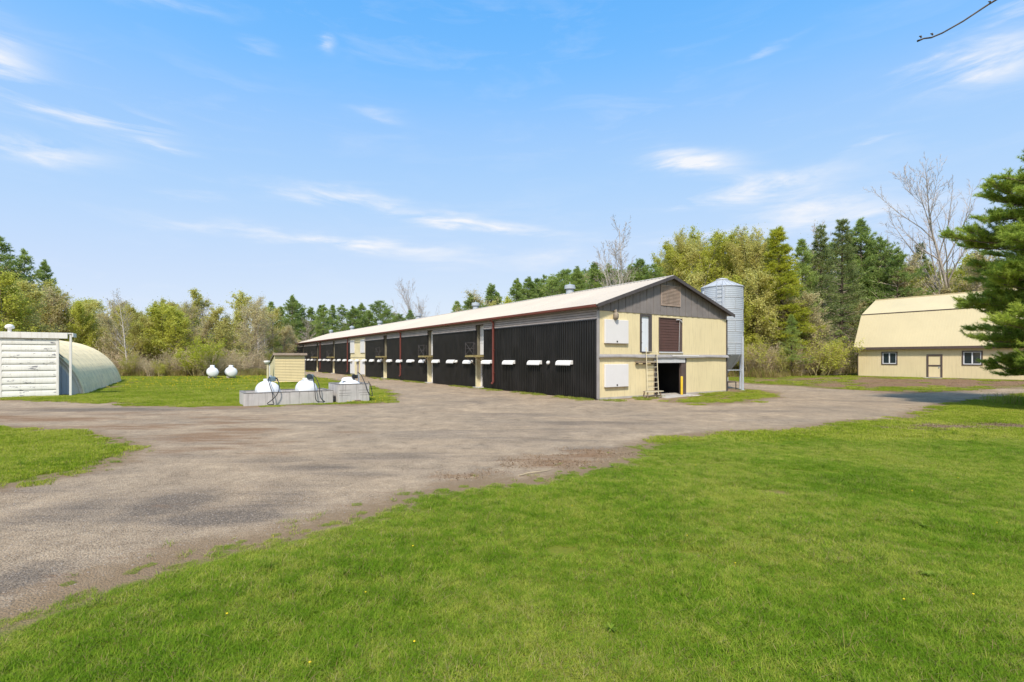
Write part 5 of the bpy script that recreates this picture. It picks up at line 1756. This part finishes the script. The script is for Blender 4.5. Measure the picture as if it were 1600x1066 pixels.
def right_woods():
    rows = []
    prof = [(1052, 372, 'tall_olive'), (1078, 366, 'tall_yellow'), (1104, 362, 'tall_olive'), (1128, 368, 'tall_yellow'), (1152, 366, 'tall_olive'), (1172, 376, 'pine'),
            (1188, 372, 'tall_olive'), (1206, 372, 'spruce'), (1230, 352, 'gold'), (1256, 372, 'pine'), (1284, 352, 'spruce'), (1314, 343, 'spruce'),
            (1346, 343, 'pine'), (1374, 368, 'pine'), (1398, 392, 'pine'), (1416, 405, 'tall_olive'), (1438, 380, 'spruce'), (1462, 410, 'tall_yellow'), (1500, 412, 'tall_olive'), (1530, 400, 'pine'),
            (1560, 405, 'tall_olive'), (1595, 395, 'pine'), (1640, 395, 'tall_olive')]
    for (px, ty, k) in prof:
        d = (58 + random.uniform(-1.5, 3)) if px < 1330 else (62 + random.uniform(0, 6))
        if px > 1400:
            d = 70 + random.uniform(0, 6)
        if px < 1110:
            d = 60 + random.uniform(0, 4)
        h = 1.8 + (560 - ty) * d / 782
        if k == 'gold':
            d = 54.5
            h = 1.8 + (560 - ty) * d / 782
        rows.append((k, U(px), d, h, 1.5 if k == 'gold' else random.uniform(.95, 1.2)))
    for (px, ty, k) in ((1040, 398, 'tall_yellow'), (1065, 380, 'tall_olive'), (1092, 374, 'tall_yellow'), (1117, 376, 'tall_olive'), (1141, 378, 'tall_yellow'), (1163, 380, 'tall_olive'), (1182, 384, 'tall_yellow'),
                        (1215, 385, 'tall_olive'), (1246, 392, 'tall_yellow'), (1270, 390, 'pine'), (1300, 378, 'pine'), (1330, 372, 'pine'), (1360, 380, 'pine'), (1386, 398, 'pine'), (1405, 412, 'tall_yellow'),
                        (1428, 418, 'pine'), (1450, 424, 'tall_olive'), (1485, 420, 'tall_yellow')):
        d = 66 + random.uniform(0, 7)
        rows.append((k, U(px), d, 1.8 + (560 - ty + random.uniform(-6, 6)) * d / 782, random.uniform(1.1, 1.35)))
    for (px, ty, k) in ((1090, 415, 'olive'), (1120, 430, 'yellow'), (1180, 420, 'olive'), (1195, 455, 'tan'), (1225, 450, 'tan'), (1262, 440, 'tan'), (1150, 440, 'yellow'), (1335, 470, 'tan'), (1385, 450, 'olive'), (1420, 440, 'olive'), (1470, 440, 'tan'), (1540, 430, 'olive')):
        d = 55 + random.uniform(-1, 2) if px < 1330 else 66
        rows.append((k, U(px), d, 1.8 + (560 - ty) * d / 782, 1.2))
    stand('trees of the right-hand woods', 'in the woods right of the silo', rows)
    plant('big_bare', U(1506) * 64, 64, 24.0, 'great leafless tree towering behind the gambrel barn roof', 'trees of the right-hand woods', .9, 2.2)
    plant('bare', U(1283) * 66, 66, 19.5, 'grey leafless tree top showing above the dark spruces', 'trees of the right-hand woods', .7)
    plant('bare', U(1378) * 68, 68, 18.0, 'thin leafless tree behind the right-hand pine beside the gambrel barn', 'trees of the right-hand woods', .6)
    plant('pine', U(1238) * 51.5, 51.5, 6.4, 'small young pine at the foot of the woods between silo and gambrel barn', 'trees of the right-hand woods', 1.25)
    sh = []
    for i in range(13):
        px = 1168 + i * 13.5 + random.uniform(-5, 5)
        d = 50.5 + random.uniform(0, 2.5) + max(0, px - 1270) * .03
        sh.append(('shrub_brown' if i % 4 else 'shrub_olive', U(px), d, random.uniform(2.4, 4.6), random.uniform(1.1, 1.6)))
    stand('shrubs below the right-hand woods', 'at the foot of the right-hand woods', sh)


left_woods()
far_pines()
right_woods()


# ------------------------------------------------------------------ the big pine at the right, close to the camera
def big_pine():
    bx, by = 25.6, 22.0
    g = np.random.default_rng(77)
    t = thing('pine_tree', 'large near pine with spreading layered boughs at the right edge', 'pine', (bx, by, 0))
    H = 12.9
    zz = np.linspace(-.1, H, 14)
    MB().tube(np.stack([.12 * np.sin(zz * .4), .1 * np.cos(zz * .3), zz], 1), np.maximum(.30 * (1 - zz / H * .93), .03), 12, 0, cap=False).obj('trunk', M['bark'], t, True)

    def bough(z, an, L_, el, dead=False, dens=1.0):
        mb = MB()
        d = np.array([math.cos(an) * math.cos(el), math.sin(an) * math.cos(el), math.sin(el)])
        p0 = np.array([.12 * math.sin(z * .4), .1 * math.cos(z * .3), z])
        ns = 9
        pts = [p0]
        for i in range(ns):
            d = unit(d + np.array([0, 0, .035 if i > 4 else -.02]) + g.normal(size=3) * .055)
            pts.append(pts[-1] + d * L_ / ns)
        pts = np.array(pts)
        mb.tube(pts, np.linspace(.020 * L_ ** .8 + .012, .010, ns + 1), 6, 0, cap=False)
        side = unit(np.cross(d, [0, 0, 1]))
        C, D = [], []
        nt = int(12 + L_ * 11) if not dead else 7
        for q in range(nt):
            u = g.uniform(.28, 1.0) if not dead else g.uniform(.3, 1.0)
            i = min(int(u * ns), ns - 1)
            a = pts[i] + (pts[i + 1] - pts[i]) * (u * ns - i)
            sg = 1 if q % 2 else -1
            tl = L_ * g.uniform(.16, .36) * (1.25 - u) + .16
            dv = unit(d * g.uniform(.5, 1.1) + side * sg * g.uniform(.4, 1.0) + np.array([0, 0, g.uniform(-.05, .32)]))
            m = 4
            tw = [a]
            for j in range(m):
                dv = unit(dv + np.array([0, 0, .05]) + g.normal(size=3) * .10)
                tw.append(tw[-1] + dv * tl / m)
            tw = np.array(tw)
            mb.tube(tw, np.linspace(.011, .005, m + 1), 3, 0, cap=False)
            if dead:
                continue
            for j in range(3 + int(tl * 6)):
                ub = g.uniform(.15, 1.0)
                i2 = min(int(ub * m), m - 1)
                b = tw[i2] + (tw[i2 + 1] - tw[i2]) * (ub * m - i2)
                dw = unit(dv + side * g.normal() * .7 + np.array([0, 0, g.uniform(-.1, .4)]))
                l2 = g.uniform(.10, .26)
                kk = 3
                s_ = np.linspace(.1, 1, kk)[:, None]
                C.append(b + dw * l2 * s_); D.append(np.repeat(dw[None], kk, 0))
        if not dead:
            C, D = np.concatenate(C), np.concatenate(D)
            needles(mb, C, D, int(11 * dens), .15, .017, .7, g, 1, up=.10)
        mb.obj('dead_bough' if dead else 'bough', [M['twig_grey'] if dead else M['bark'], M['needle_near']], t)
    # boughs reaching toward the yard (left in the picture), tier by tier
    left = math.pi
    tiers = [(1.9, 3.9, -.04), (2.4, 3.6, .0), (2.9, 3.6, .0), (3.3, 4.9, .02), (3.9, 4.4, .03), (4.5, 4.7, .05), (5.1, 4.2, .06), (5.7, 4.7, .08), (6.3, 4.6, .10), (6.9, 5.0, .12), (7.5, 5.0, .13),
             (8.1, 4.4, .20), (8.7, 4.3, .26), (9.3, 3.7, .34), (10.0, 2.6, .42), (10.7, 1.9, .5), (11.4, 1.3, .6), (12.1, .9, .7)]
    for (z, L_, el) in tiers:
        bough(z, left + g.normal() * .10, L_ * g.uniform(.96, 1.04), el + .02, dens=1.15)
        for k in range(5):
            an = left + (k + 1) * 2 * math.pi / 6 + g.normal() * .2
            toward = math.cos(an - left) > .2
            bough(z + g.uniform(-.25, .3), an, L_ * g.uniform(.72, .95), el + g.normal() * .06, dens=1.0 if toward else .6)
        if z < 9.5:
            for s in (-.42, .38):
                bough(z + g.uniform(-.2, .35), left + s + g.normal() * .08, L_ * g.uniform(.8, 1.0), el + g.normal() * .05, dens=1.0)
    for (z, an, L_) in ((4.1, 3.42, 4.1), (5.5, 3.5, 3.6), (7.2, 3.45, 3.8), (8.4, 3.45, 3.4)):
        bough(z, an, L_, .06, dead=True)


big_pine()


# ------------------------------------------------------------------ the bare tree whose twig hangs into the top right corner
def overhang_tree():
    g = np.random.default_rng(5)
    t = thing('bare_tree', 'leafless tree beyond the right edge whose thin twig dips into the sky', 'tree', (15.5, 7.0, 0))
    MB().tube([(0, 0, -.1), (.05, .0, 2.5), (-.05, .05, 5.5), (.1, 0, 8.5), (.15, .1, 12)], [.24, .20, .16, .11, .03], 10, 0, cap=False).obj('trunk', M['bark'], t, True)
    def limb(pts, rad, nm='limb'):
        mb = MB().tube(pts, rad, 6, 0, cap=False)
        return mb
    mb = limb([(0, 0, 6.2), (-1.6, .3, 7.6), (-3.4, .6, 8.5), (-5.2, .8, 8.75), (-6.6, .9, 8.55)], [.08, .06, .045, .03, .018])
    tw = np.array([(-6.6, .9, 8.55), (-7.0, .93, 8.47), (-7.5, .95, 8.18), (-7.92, .97, 7.93), (-8.3, .99, 7.68), (-8.62, 1.0, 7.50), (-8.80, 1.0, 7.425), (-8.92, 1.0, 7.41), (-9.02, 1.0, 7.37)])
    mb.tube(tw, [.020, .017, .015, .014, .013, .012, .012, .011, .016], 6)
    for (x, z) in ((-7.52, 8.2), (-7.9, 7.95), (-8.82, 7.44), (-9.0, 7.40)):
        mb.tube([(x, .95, z - .01), (x - .01, .95, z + .015), (x - .03, .96, z + .02)], [.012, .014, .006], 5)
    mb.obj('drooping_limb', M['bark_dark'], t)
    for k in range(6):
        an = g.uniform(-1.2, 1.9)
        z = 4.5 + k * 1.2
        e = np.array([math.cos(an) * 2.6, math.sin(an) * 2.6, z + 1.8])
        p = np.array([0, 0, z])
        mb = limb([p, p + (e - p) * .5 + [0, 0, .35], e], [.07, .05, .015])
        for q in range(7):
            a = p + (e - p) * g.uniform(.4, 1) + np.array([0, 0, .15])
            mb.tube([a, a + g.normal(size=3) * .35 + [0, 0, .3], a + g.normal(size=3) * .5 + [0, 0, .7]], [.015, .01, .005], 4, cap=False)
        mb.obj('limb', M['bark_dark'], t)


overhang_tree()


# ------------------------------------------------------------------ scattered ground cover
def scatter(name, label, pts, rot, scl, protos):
    """one object of kind stuff: copies of small patches set out at the points"""
    coll = bpy.data.collections.new(name + '_patches')
    for i, me in enumerate(protos):
        coll.objects.link(bpy.data.objects.new('%s_patch_%02d' % (name, i), me))
    me = bpy.data.meshes.new(name)
    me.vertices.add(len(pts))
    me.vertices.foreach_set('co', np.asarray(pts, np.float32).ravel())
    for an, arr in (('rz', rot), ('sc', scl)):
        a = me.attributes.new(an, 'FLOAT', 'POINT')
        a.data.foreach_set('value', np.asarray(arr, np.float32))
    a = me.attributes.new('pid', 'INT', 'POINT')
    a.data.foreach_set('value', rng.integers(0, len(protos), len(pts)).astype(np.int32))
    o = link(name, me)
    tag(o, label, None, None, 'stuff')
    ng = bpy.data.node_groups.new(name, 'GeometryNodeTree')
    ng.interface.new_socket('Geometry', in_out='INPUT', socket_type='NodeSocketGeometry')
    ng.interface.new_socket('Geometry', in_out='OUTPUT', socket_type='NodeSocketGeometry')
    N, L = ng.nodes, ng.links
    gi, go = N.new('NodeGroupInput'), N.new('NodeGroupOutput')
    ci = N.new('GeometryNodeCollectionInfo')
    ci.inputs['Collection'].default_value = coll
    ci.inputs['Separate Children'].default_value = True
    ci.inputs['Reset Children'].default_value = True
    ip = N.new('GeometryNodeInstanceOnPoints')
    ip.inputs['Pick Instance'].default_value = True

    def na(n, dt='FLOAT'):
        x = N.new('GeometryNodeInputNamedAttribute')
        x.data_type = dt
        x.inputs['Name'].default_value = n
        return x.outputs['Attribute']
    cx = N.new('ShaderNodeCombineXYZ')
    L.new(na('rz'), cx.inputs[2])
    L.new(gi.outputs[0], ip.inputs['Points'])
    L.new(ci.outputs[0], ip.inputs['Instance'])
    L.new(na('pid', 'INT'), ip.inputs['Instance Index'])
    L.new(cx.outputs[0], ip.inputs['Rotation'])
    L.new(na('sc'), ip.inputs['Scale'])
    L.new(ip.outputs[0], go.inputs[0])
    md = o.modifiers.new('scatter', 'NODES')
    md.node_group = ng
    return o


def grass_mat(name, a, b, c, d, trans=.35):
    m, nt, N, L, P = new_mat(name)
    geo = N.new('ShaderNodeNewGeometry')
    n1 = noise(N, L, geo.outputs['Position'], .38, 4)
    n2 = noise(N, L, geo.outputs['Position'], 3.4, 6, .7)
    s = N.new('ShaderNodeMath'); s.operation = 'MULTIPLY_ADD'
    L.new(n1.outputs[0], s.inputs[0]); s.inputs[1].default_value = 1.05; s.inputs[2].default_value = -.55
    s2 = N.new('ShaderNodeMath'); s2.operation = 'MULTIPLY_ADD'
    L.new(n2.outputs[0], s2.inputs[0]); s2.inputs[1].default_value = 1.25
    L.new(s.outputs[0], s2.inputs[2])
    s3 = N.new('ShaderNodeMath'); s3.operation = 'MULTIPLY_ADD'
    L.new(geo.outputs['Random Per Island'], s3.inputs[0]); s3.inputs[1].default_value = .38
    L.new(s2.outputs[0], s3.inputs[2])
    r = ramp(N, [(.15, a), (.45, b), (.75, c), (1.0, d)])
    L.new(s3.outputs[0], r.inputs[0])
    L.new(r.outputs[0], P.inputs['Base Color'])
    P.inputs['Roughness'].default_value = .7
    P.inputs['Specular IOR Level'].default_value = .10
    t = N.new('ShaderNodeBsdfTranslucent'); L.new(r.outputs[0], t.inputs['Color'])
    mx = N.new('ShaderNodeMixShader'); mx.inputs[0].default_value = trans
    L.new(P.outputs[0], mx.inputs[1]); L.new(t.outputs[0], mx.inputs[2])
    L.new(mx.outputs[0], N['Material Output'].inputs['Surface'])
    return m


M['grass'] = grass_mat('grass_blades', (.072, .150, .007), (.128, .242, .010), (.205, .322, .018), (.40, .425, .065))
M['grass_far'] = grass_mat('far_grass', (.110, .185, .010), (.185, .275, .014), (.285, .36, .024), (.46, .46, .075))
M['grass_dry'] = grass_mat('dry_grass', (.17, .125, .04), (.26, .195, .07), (.36, .28, .11), (.46, .38, .17))
M['weed'] = grass_mat('weed_leaves', (.08, .15, .012), (.13, .22, .018), (.18, .27, .025), (.25, .32, .04))
M['dandelion'] = paint('dandelion', (.80, .58, .01), .7, .1, 5)
M['litter'] = grass_mat('leaf_litter', (.10, .06, .035), (.19, .12, .07), (.29, .20, .12), (.40, .30, .20), .1)


def blades(seed, size, n, h, w, lean, mats, dry=0.0):
    r = np.random.default_rng(seed)
    mb = MB()
    p = np.stack([r.uniform(-size / 2, size / 2, n), r.uniform(-size / 2, size / 2, n), np.full(n, -.01)], 1)
    an = r.uniform(0, 2 * math.pi, n)
    d = np.stack([np.cos(an), np.sin(an), np.zeros(n)], 1)
    s = np.stack([-np.sin(an), np.cos(an), np.zeros(n)], 1)
    hh = h * r.uniform(.45, 1.25, n)[:, None]
    ll = (lean * r.uniform(.1, 1.4, n))[:, None] * hh
    ww = w * r.uniform(.6, 1.3, n)[:, None]
    up = np.array([0, 0, 1.0])
    V = np.stack([p - s * ww / 2, p + s * ww / 2, p + d * ll * .4 + up * hh * .6 + s * ww * .38, p + d * ll * .4 + up * hh * .6 - s * ww * .38, p + d * ll + up * hh], 1)
    base = np.arange(n)[:, None] * 5
    k = r.uniform(size=n) < dry
    V = V.reshape(-1, 3)
    mb.add(V, base[~k] + np.array([[0, 1, 2, 3]]), 0)
    mb.F.append((base[~k] + np.array([[3, 2, 4]]), 0))
    if k.any():
        mb.F.append((base[k] + np.array([[0, 1, 2, 3]]), 1))
        mb.F.append((base[k] + np.array([[3, 2, 4]]), 1))
    return mb.mesh('blades', mats)


def jitter_grid(x0, x1, y0, y1, step):
    gx, gy = np.meshgrid(np.arange(x0, x1, step), np.arange(y0, y1, step))
    gx = gx + rng.uniform(-.5, .5, gx.shape) * step
    gy = gy + rng.uniform(-.5, .5, gy.shape) * step
    return gx.ravel(), gy.ravel()


def in_view(x, y, m=0.12):
    return (np.abs(x) < (1.03 + m) * y + 4.0) & (y > 1.2)


OBST = [(-12.85, 24.0, 6.1, 2.4, -.4), (BARN[0], BARN[1], W, LEN, 0), (-22.35, 47.2, 2.7, 3.0, 0), (34.8, 50.3, 10, .3, -17)]


def clear_of(x, y, pad=.12):
    ok = np.ones(len(x), bool)
    for (ox, oy, w_, d_, s0) in OBST:
        a = (x - ox) * .835 + (y - oy) * .55
        s = -(x - ox) * .55 + (y - oy) * .835
        ok &= ~((a > -pad) & (a < w_ + pad) & (s > s0 - pad) & (s < d_ + pad))
    a = (x + 27.2) * .835 + (y - 31.8) * .55
    s = -(x + 27.2) * .55 + (y - 31.8) * .835
    ok &= ~((a < .1) & (a > -9.5) & (s > -1.1) & (s < 23.2))
    return ok


def lawn_points(x0, x1, y0, y1, step, keep_edge=True):
    x, y = jitter_grid(x0, x1, y0, y1, step)
    k = in_view(x, y)
    x, y = x[k], y[k]
    sd = gravel_sd(x, y)
    d = blobs(x, y, DIRT)
    mu = blobs(x, y, MULCH)
    p = sstep(.6, -1.1, sd) ** 1.5 * (.68 + .40 * vnoise(x, y, .8, 61)) * (1 - .95 * np.clip(1.5 * d - .1, 0, 1)) * (1 - .9 * np.clip(mu * 1.4, 0, 1))
    p *= sstep(.5, -1.5, woods_edge_dist(x, y))
    k = (rng.uniform(size=len(x)) < p) & clear_of(x, y)
    return x[k], y[k]


def ground_cover():
    pr = [blades(100 + i, .34, 640, .046, .0042, 1.5, [M['grass'], M['grass_dry']], (.03, .06, .10, .22, .05)[i]) for i in range(5)]
    x, y = lawn_points(-12, 20, 1.4, 14.5, .16)
    a = [np.stack([x, y, ground_z(x, y)], 1)]
    s = [rng.uniform(.7, 1.15, len(x)) * (.45 + .55 * sstep(.3, -1.2, gravel_sd(x, y))) * (.55 + .55 * vnoise(x, y, 1.1, 21) + .5 * vnoise(x, y, .45, 22))]
    pf = [blades(110 + i, .6, 620, .065, .009, .9, [M['grass_far'], M['grass_dry']], .06) for i in range(4)]
    pts = np.concatenate(a); sc_ = np.concatenate(s)
    xe, ye = jitter_grid(-12, 34, 2.5, 34, .13)
    ke = in_view(xe, ye)
    xe, ye = xe[ke], ye[ke]
    se = gravel_sd(xe, ye)
    ke = (np.abs(se + .25) < 1.1) & (rng.uniform(size=len(xe)) < .34 * sstep(.75, -.6, se) * vnoise(xe, ye, .6, 62) * 1.5) & clear_of(xe, ye)
    xe, ye = xe[ke], ye[ke]
    et = [blades(105 + i, .11, 26, .045, .0055, 1.6, [M['grass'], M['grass_dry']], .4) for i in range(3)]
    scatter('verge_grass', 'thin half-dry grass straggling over the gravel edge', np.stack([xe, ye, ground_z(xe, ye)], 1), rng.uniform(0, 6.28, len(xe)), rng.uniform(.6, 1.4, len(xe)), et)
    scatter('lawn_grass', 'short mown grass blades of the front lawn', pts, rng.uniform(0, 6.28, len(pts)), sc_, pr)
    x, y = lawn_points(-32, 40, 14, 34, .36)
    x2, y2 = lawn_points(-30, -8, 5.5, 19, .3)
    x, y = np.concatenate([x, x2]), np.concatenate([y, y2])
    scatter('lawn_grass', 'short grass of the middle lawns beside the gravel', np.stack([x, y, ground_z(x, y)], 1), rng.uniform(0, 6.28, len(x)), rng.uniform(.7, 1.2, len(x)), pf)
    pg = [blades(120 + i, 1.0, 700, .085, .016, .8, [M['grass_far'], M['grass_dry']], .1) for i in range(3)]
    x, y = lawn_points(-60, 4, 26, 72, .75)
    x2, y2 = lawn_points(14, 50, 33, 52, .8)
    x, y = np.concatenate([x, x2]), np.concatenate([y, y2])
    scatter('lawn_grass', 'grass of the far lawn before the thicket', np.stack([x, y, ground_z(x, y)], 1), rng.uniform(0, 6.28, len(x)), rng.uniform(.6, 1.2, len(x)), pg)
    # taller tufts and broad-leaved weeds
    tu = [blades(130 + i, .12, 46, .15, .006, .8, [M['weed'], M['grass_dry']], .05) for i in range(3)]
    x, y = lawn_points(-12, 18, 2.2, 16, .62)
    k = rng.uniform(size=len(x)) < .75 * vnoise(x, y, 2.2, 31) ** 1.5
    x, y = x[k], y[k]
    scatter('grass_tuft', 'darker longer grass tufts dotted over the lawn', np.stack([x, y, ground_z(x, y)], 1), rng.uniform(0, 6.28, len(x)), rng.uniform(.5, 1.1, len(x)), tu)
    ro = []
    for i in range(3):
        r = np.random.default_rng(140 + i)
        mb = MB()
        for q in range(13):
            an = q * 2 * math.pi / 13 + r.normal() * .2
            L_, w_, e = r.uniform(.04, .085), r.uniform(.012, .02), r.uniform(.5, 1.1)
            d, s_ = np.array([math.cos(an), math.sin(an), 0]), np.array([-math.sin(an), math.cos(an), 0])
            V = []
            for u_, ww in ((0, .3), (.35, .8), (.7, 1.0), (1, .1)):
                c = d * L_ * u_ + np.array([0, 0, L_ * (e * u_ - .45 * u_ * u_) + .012])
                V += [c - s_ * w_ * ww / 2, c + s_ * w_ * ww / 2]
            mb.add(V, [(0, 1, 3, 2), (2, 3, 5, 4), (4, 5, 7, 6)])
        ro.append(mb.mesh('rosette', M['weed']))
    x, y = lawn_points(-11, 16, 2.3, 15, .5)
    k = rng.uniform(size=len(x)) < .05
    x, y = x[k], y[k]
    scatter('weed_rosette', 'flat broad-leaved weed rosettes in the lawn', np.stack([x, y, ground_z(x, y) + .02], 1), rng.uniform(0, 6.28, len(x)), rng.uniform(.6, 1.3, len(x)), ro)
    # dandelion heads
    mb = MB().lathe([(0, .0), (.012, .0), (.020, .008), (.014, .016), (0, .018)], 8, (0, 0, .06))
    mb.tube([(0, 0, 0), (0, 0, .06)], .003, 4)
    dn = mb.mesh('dandelion', M['dandelion'])
    x, y = lawn_points(-12, 18, 3, 20, .55)
    k = rng.uniform(size=len(x)) < .10
    x3, y3 = lawn_points(-9.5, -5.8, 25.5, 30.5, .3)
    k3 = rng.uniform(size=len(x3)) < .45
    x4, y4 = lawn_points(-52, -18, 36, 66, .55)
    k4 = rng.uniform(size=len(x4)) < .5 * vnoise(x4, y4, 5, 41)
    X_ = np.concatenate([x[k], x3[k3], x4[k4]]); Y_ = np.concatenate([y[k], y3[k3], y4[k4]])
    S_ = np.concatenate([rng.uniform(.35, .65, k.sum()), rng.uniform(1.0, 1.6, k3.sum()), rng.uniform(1.5, 2.4, k4.sum())])
    scatter('dandelion_flower', 'yellow dandelion heads sprinkled over the lawns', np.stack([X_, Y_, ground_z(X_, Y_)], 1), rng.uniform(0, 6.28, len(X_)), S_, [dn])
    # grass growing along the foot of the barn
    S = np.concatenate([rng.uniform(-1, 87, 900)])
    A_ = -rng.gamma(1.2, .22, len(S)) - .02
    keep = vnoise(S, S * 0, 2.3, 51) > .45
    S, A_ = S[keep], A_[keep]
    xa, ya = BARN[0] + .835 * A_ - .55 * S, BARN[1] + .55 * A_ + .835 * S
    Sg = rng.uniform(-1.6, -.05, 500); Ag = rng.uniform(0, 12, 500)
    kg = ((Ag < 3.5) | (Ag > 8.2)) & (vnoise(Ag, Sg, .9, 52) > .5)
    xb, yb = BARN[0] + .835 * Ag[kg] - .55 * Sg[kg], BARN[1] + .55 * Ag[kg] + .835 * Sg[kg]
    x, y = np.concatenate([xa, xb]), np.concatenate([ya, yb])
    ft = [blades(150 + i, .35, 110, .09, .010, .8, [M['grass'], M['grass_dry']], .35) for i in range(3)]
    scatter('verge_grass', 'scrappy grass along the foot of the long barn', np.stack([x, y, ground_z(x, y)], 1), rng.uniform(0, 6.28, len(x)), rng.uniform(.6, 1.3, len(x)), ft)
    # tall dry grass and litter along the woods
    dr = [blades(160 + i, 1.1, 260, .75, .018, .6, [M['grass_dry'], M['grass']], .12) for i in range(3)]
    x, y = jitter_grid(-75, 60, 46, 110, .9)
    we = woods_edge_dist(x, y)
    k = (we > -.8) & (we < 5) & in_view(x, y) & clear_of(x, y)
    x, y = x[k], y[k]
    scatter('dry_undergrowth', 'tan dead grass and litter along the foot of the woods', np.stack([x, y, ground_z(x, y)], 1), rng.uniform(0, 6.28, len(x)), rng.uniform(.5, 1.3, len(x)), dr)
    # tangled twigs that fill the thicket
    br = []
    for i in range(4):
        st, cr = shrub(170 + i, 3.0, 20, M['twig'], M['bud_tan'], 500, .06, .8)
        br.append((st, cr))
    x, y = jitter_grid(-85, 62, 50, 125, 2.3)
    we = woods_edge_dist(x, y)
    k = (we > .6) & (we < 16) & in_view(x, y) & clear_of(x, y, 1.0)
    x, y = x[k], y[k]
    n = len(x)
    ps = [m for pair in br for m in pair]
    scatter('thicket', 'tangled brown brushwood filling the foot of the woods', np.stack([x, y, ground_z(x, y)], 1), rng.uniform(0, 6.28, n), rng.uniform(.6, 1.5, n), [c for _, c in br])
    # distant trees closing the woods, a mass no one could count
    fm = [KIND['olive'][0][1], KIND['tan'][0][1], KIND['yellow'][1][1], KIND['tan'][1][1], KIND['yellow'][0][1], KIND['olive'][1][1]]
    x, y = jitter_grid(-140, 110, 62, 150, 4.2)
    we = woods_edge_dist(x, y)
    k = (we > 9) & (we < 40) & in_view(x, y, .2)
    x, y = x[k], y[k]
    hcap = np.where(x / y > .3, 1.55, np.where(x / y > -.25, .95, 1.08))
    scatter('far_woodland', 'dense budding woodland closing the view behind the nearer trees', np.stack([x, y, height(x, y)], 1), rng.uniform(0, 6.28, len(x)), rng.uniform(.75, 1.1, len(x)) * hcap, fm)
    # loose stones on the gravel
    pb = []
    for i in range(4):
        r = np.random.default_rng(180 + i)
        mb = MB()
        V = np.array([(0, 0, 1), (1, 0, .1), (.3, .95, 0), (-.8, .6, .1), (-.8, -.6, 0), (.3, -.95, .1), (0, 0, -.6)], float)
        V = V * r.uniform(.7, 1.25, V.shape) * np.array([1, .8, .55])
        mb.add(V, [(0, 1, 2), (0, 2, 3), (0, 3, 4), (0, 4, 5), (0, 5, 1), (6, 2, 1), (6, 3, 2), (6, 4, 3), (6, 5, 4), (6, 1, 5)])
        pb.append(mb.mesh('pebble', M['stone']))
    x, y = [], []
    for (x0, x1, y0, y1, st) in ((-12, 2, 3, 9, .07), (-16, 14, 9, 18, .17), (-22, 26, 18, 30, .45)):
        a_, b_ = jitter_grid(x0, x1, y0, y1, st)
        k = in_view(a_, b_) & (gravel_sd(a_, b_) > .05) & (rng.uniform(size=len(a_)) < .6)
        x.append(a_[k]); y.append(b_[k])
    x, y = np.concatenate(x), np.concatenate(y)
    k = clear_of(x, y)
    x, y = x[k], y[k]
    scatter('loose_gravel', 'loose pebbles strewn over the gravel yard', np.stack([x, y, ground_z(x, y)], 1), rng.uniform(0, 6.28, len(x)), .005 + .013 * rng.uniform(size=len(x)) ** 4, pb)
    # leaf litter on the bare patches by the lawn
    lt = []
    for i in range(2):
        r = np.random.default_rng(190 + i)
        mb = MB()
        C = np.stack([r.uniform(-.2, .2, 60), r.uniform(-.2, .2, 60), r.uniform(.005, .03, 60)], 1)
        leaf_quads(mb, C, .016, r, 0, 1.6)
        lt.append(mb.mesh('litter', M['litter']))
    x, y = jitter_grid(10, 20, 14, 19, .22)
    k = blobs(x, y, MULCH) > .25
    x2, y2 = jitter_grid(-1.5, 4, 9.5, 13.5, .28)
    k2 = (blobs(x2, y2, DIRT) > .35) & (rng.uniform(size=len(x2)) < .5)
    x3, y3 = jitter_grid(24, 50, 33, 48, .5)
    k3 = (blobs(x3, y3, DIRT) > .3) & clear_of(x3, y3) & (gravel_sd(x3, y3) < 0)
    x, y = np.concatenate([x[k], x2[k2], x3[k3]]), np.concatenate([y[k], y2[k2], y3[k3]])
    scatter('leaf_litter', 'brown leaf litter on the bare patches', np.stack([x, y, ground_z(x, y)], 1), rng.uniform(0, 6.28, len(x)), rng.uniform(.7, 1.4, len(x)), lt)


ground_cover()
# a tall grass clump by the big pine and a stick on the lawn edge
tg = link('grass_clump', blades(200, 2.2, 900, .55, .012, .5, [M['grass'], M['grass_dry']], .3))
tg.location = (25.6, 25.2, .0)
tag(tg, 'taller unmown grass clump at the right edge below the pine', 'grass', kind='stuff')
stk = MB().tube([(0, 0, .02), (.25, .05, .035), (.55, .06, .03), (.8, .13, .02)], [.014, .013, .011, .006], 6).obj('fallen_stick', M['straw'])
stk.location = (0.15, 9.75, 0.0)
stk.rotation_euler[2] = .5
tag(stk, 'pale broken stick lying on the bare edge of the front lawn', 'stick')
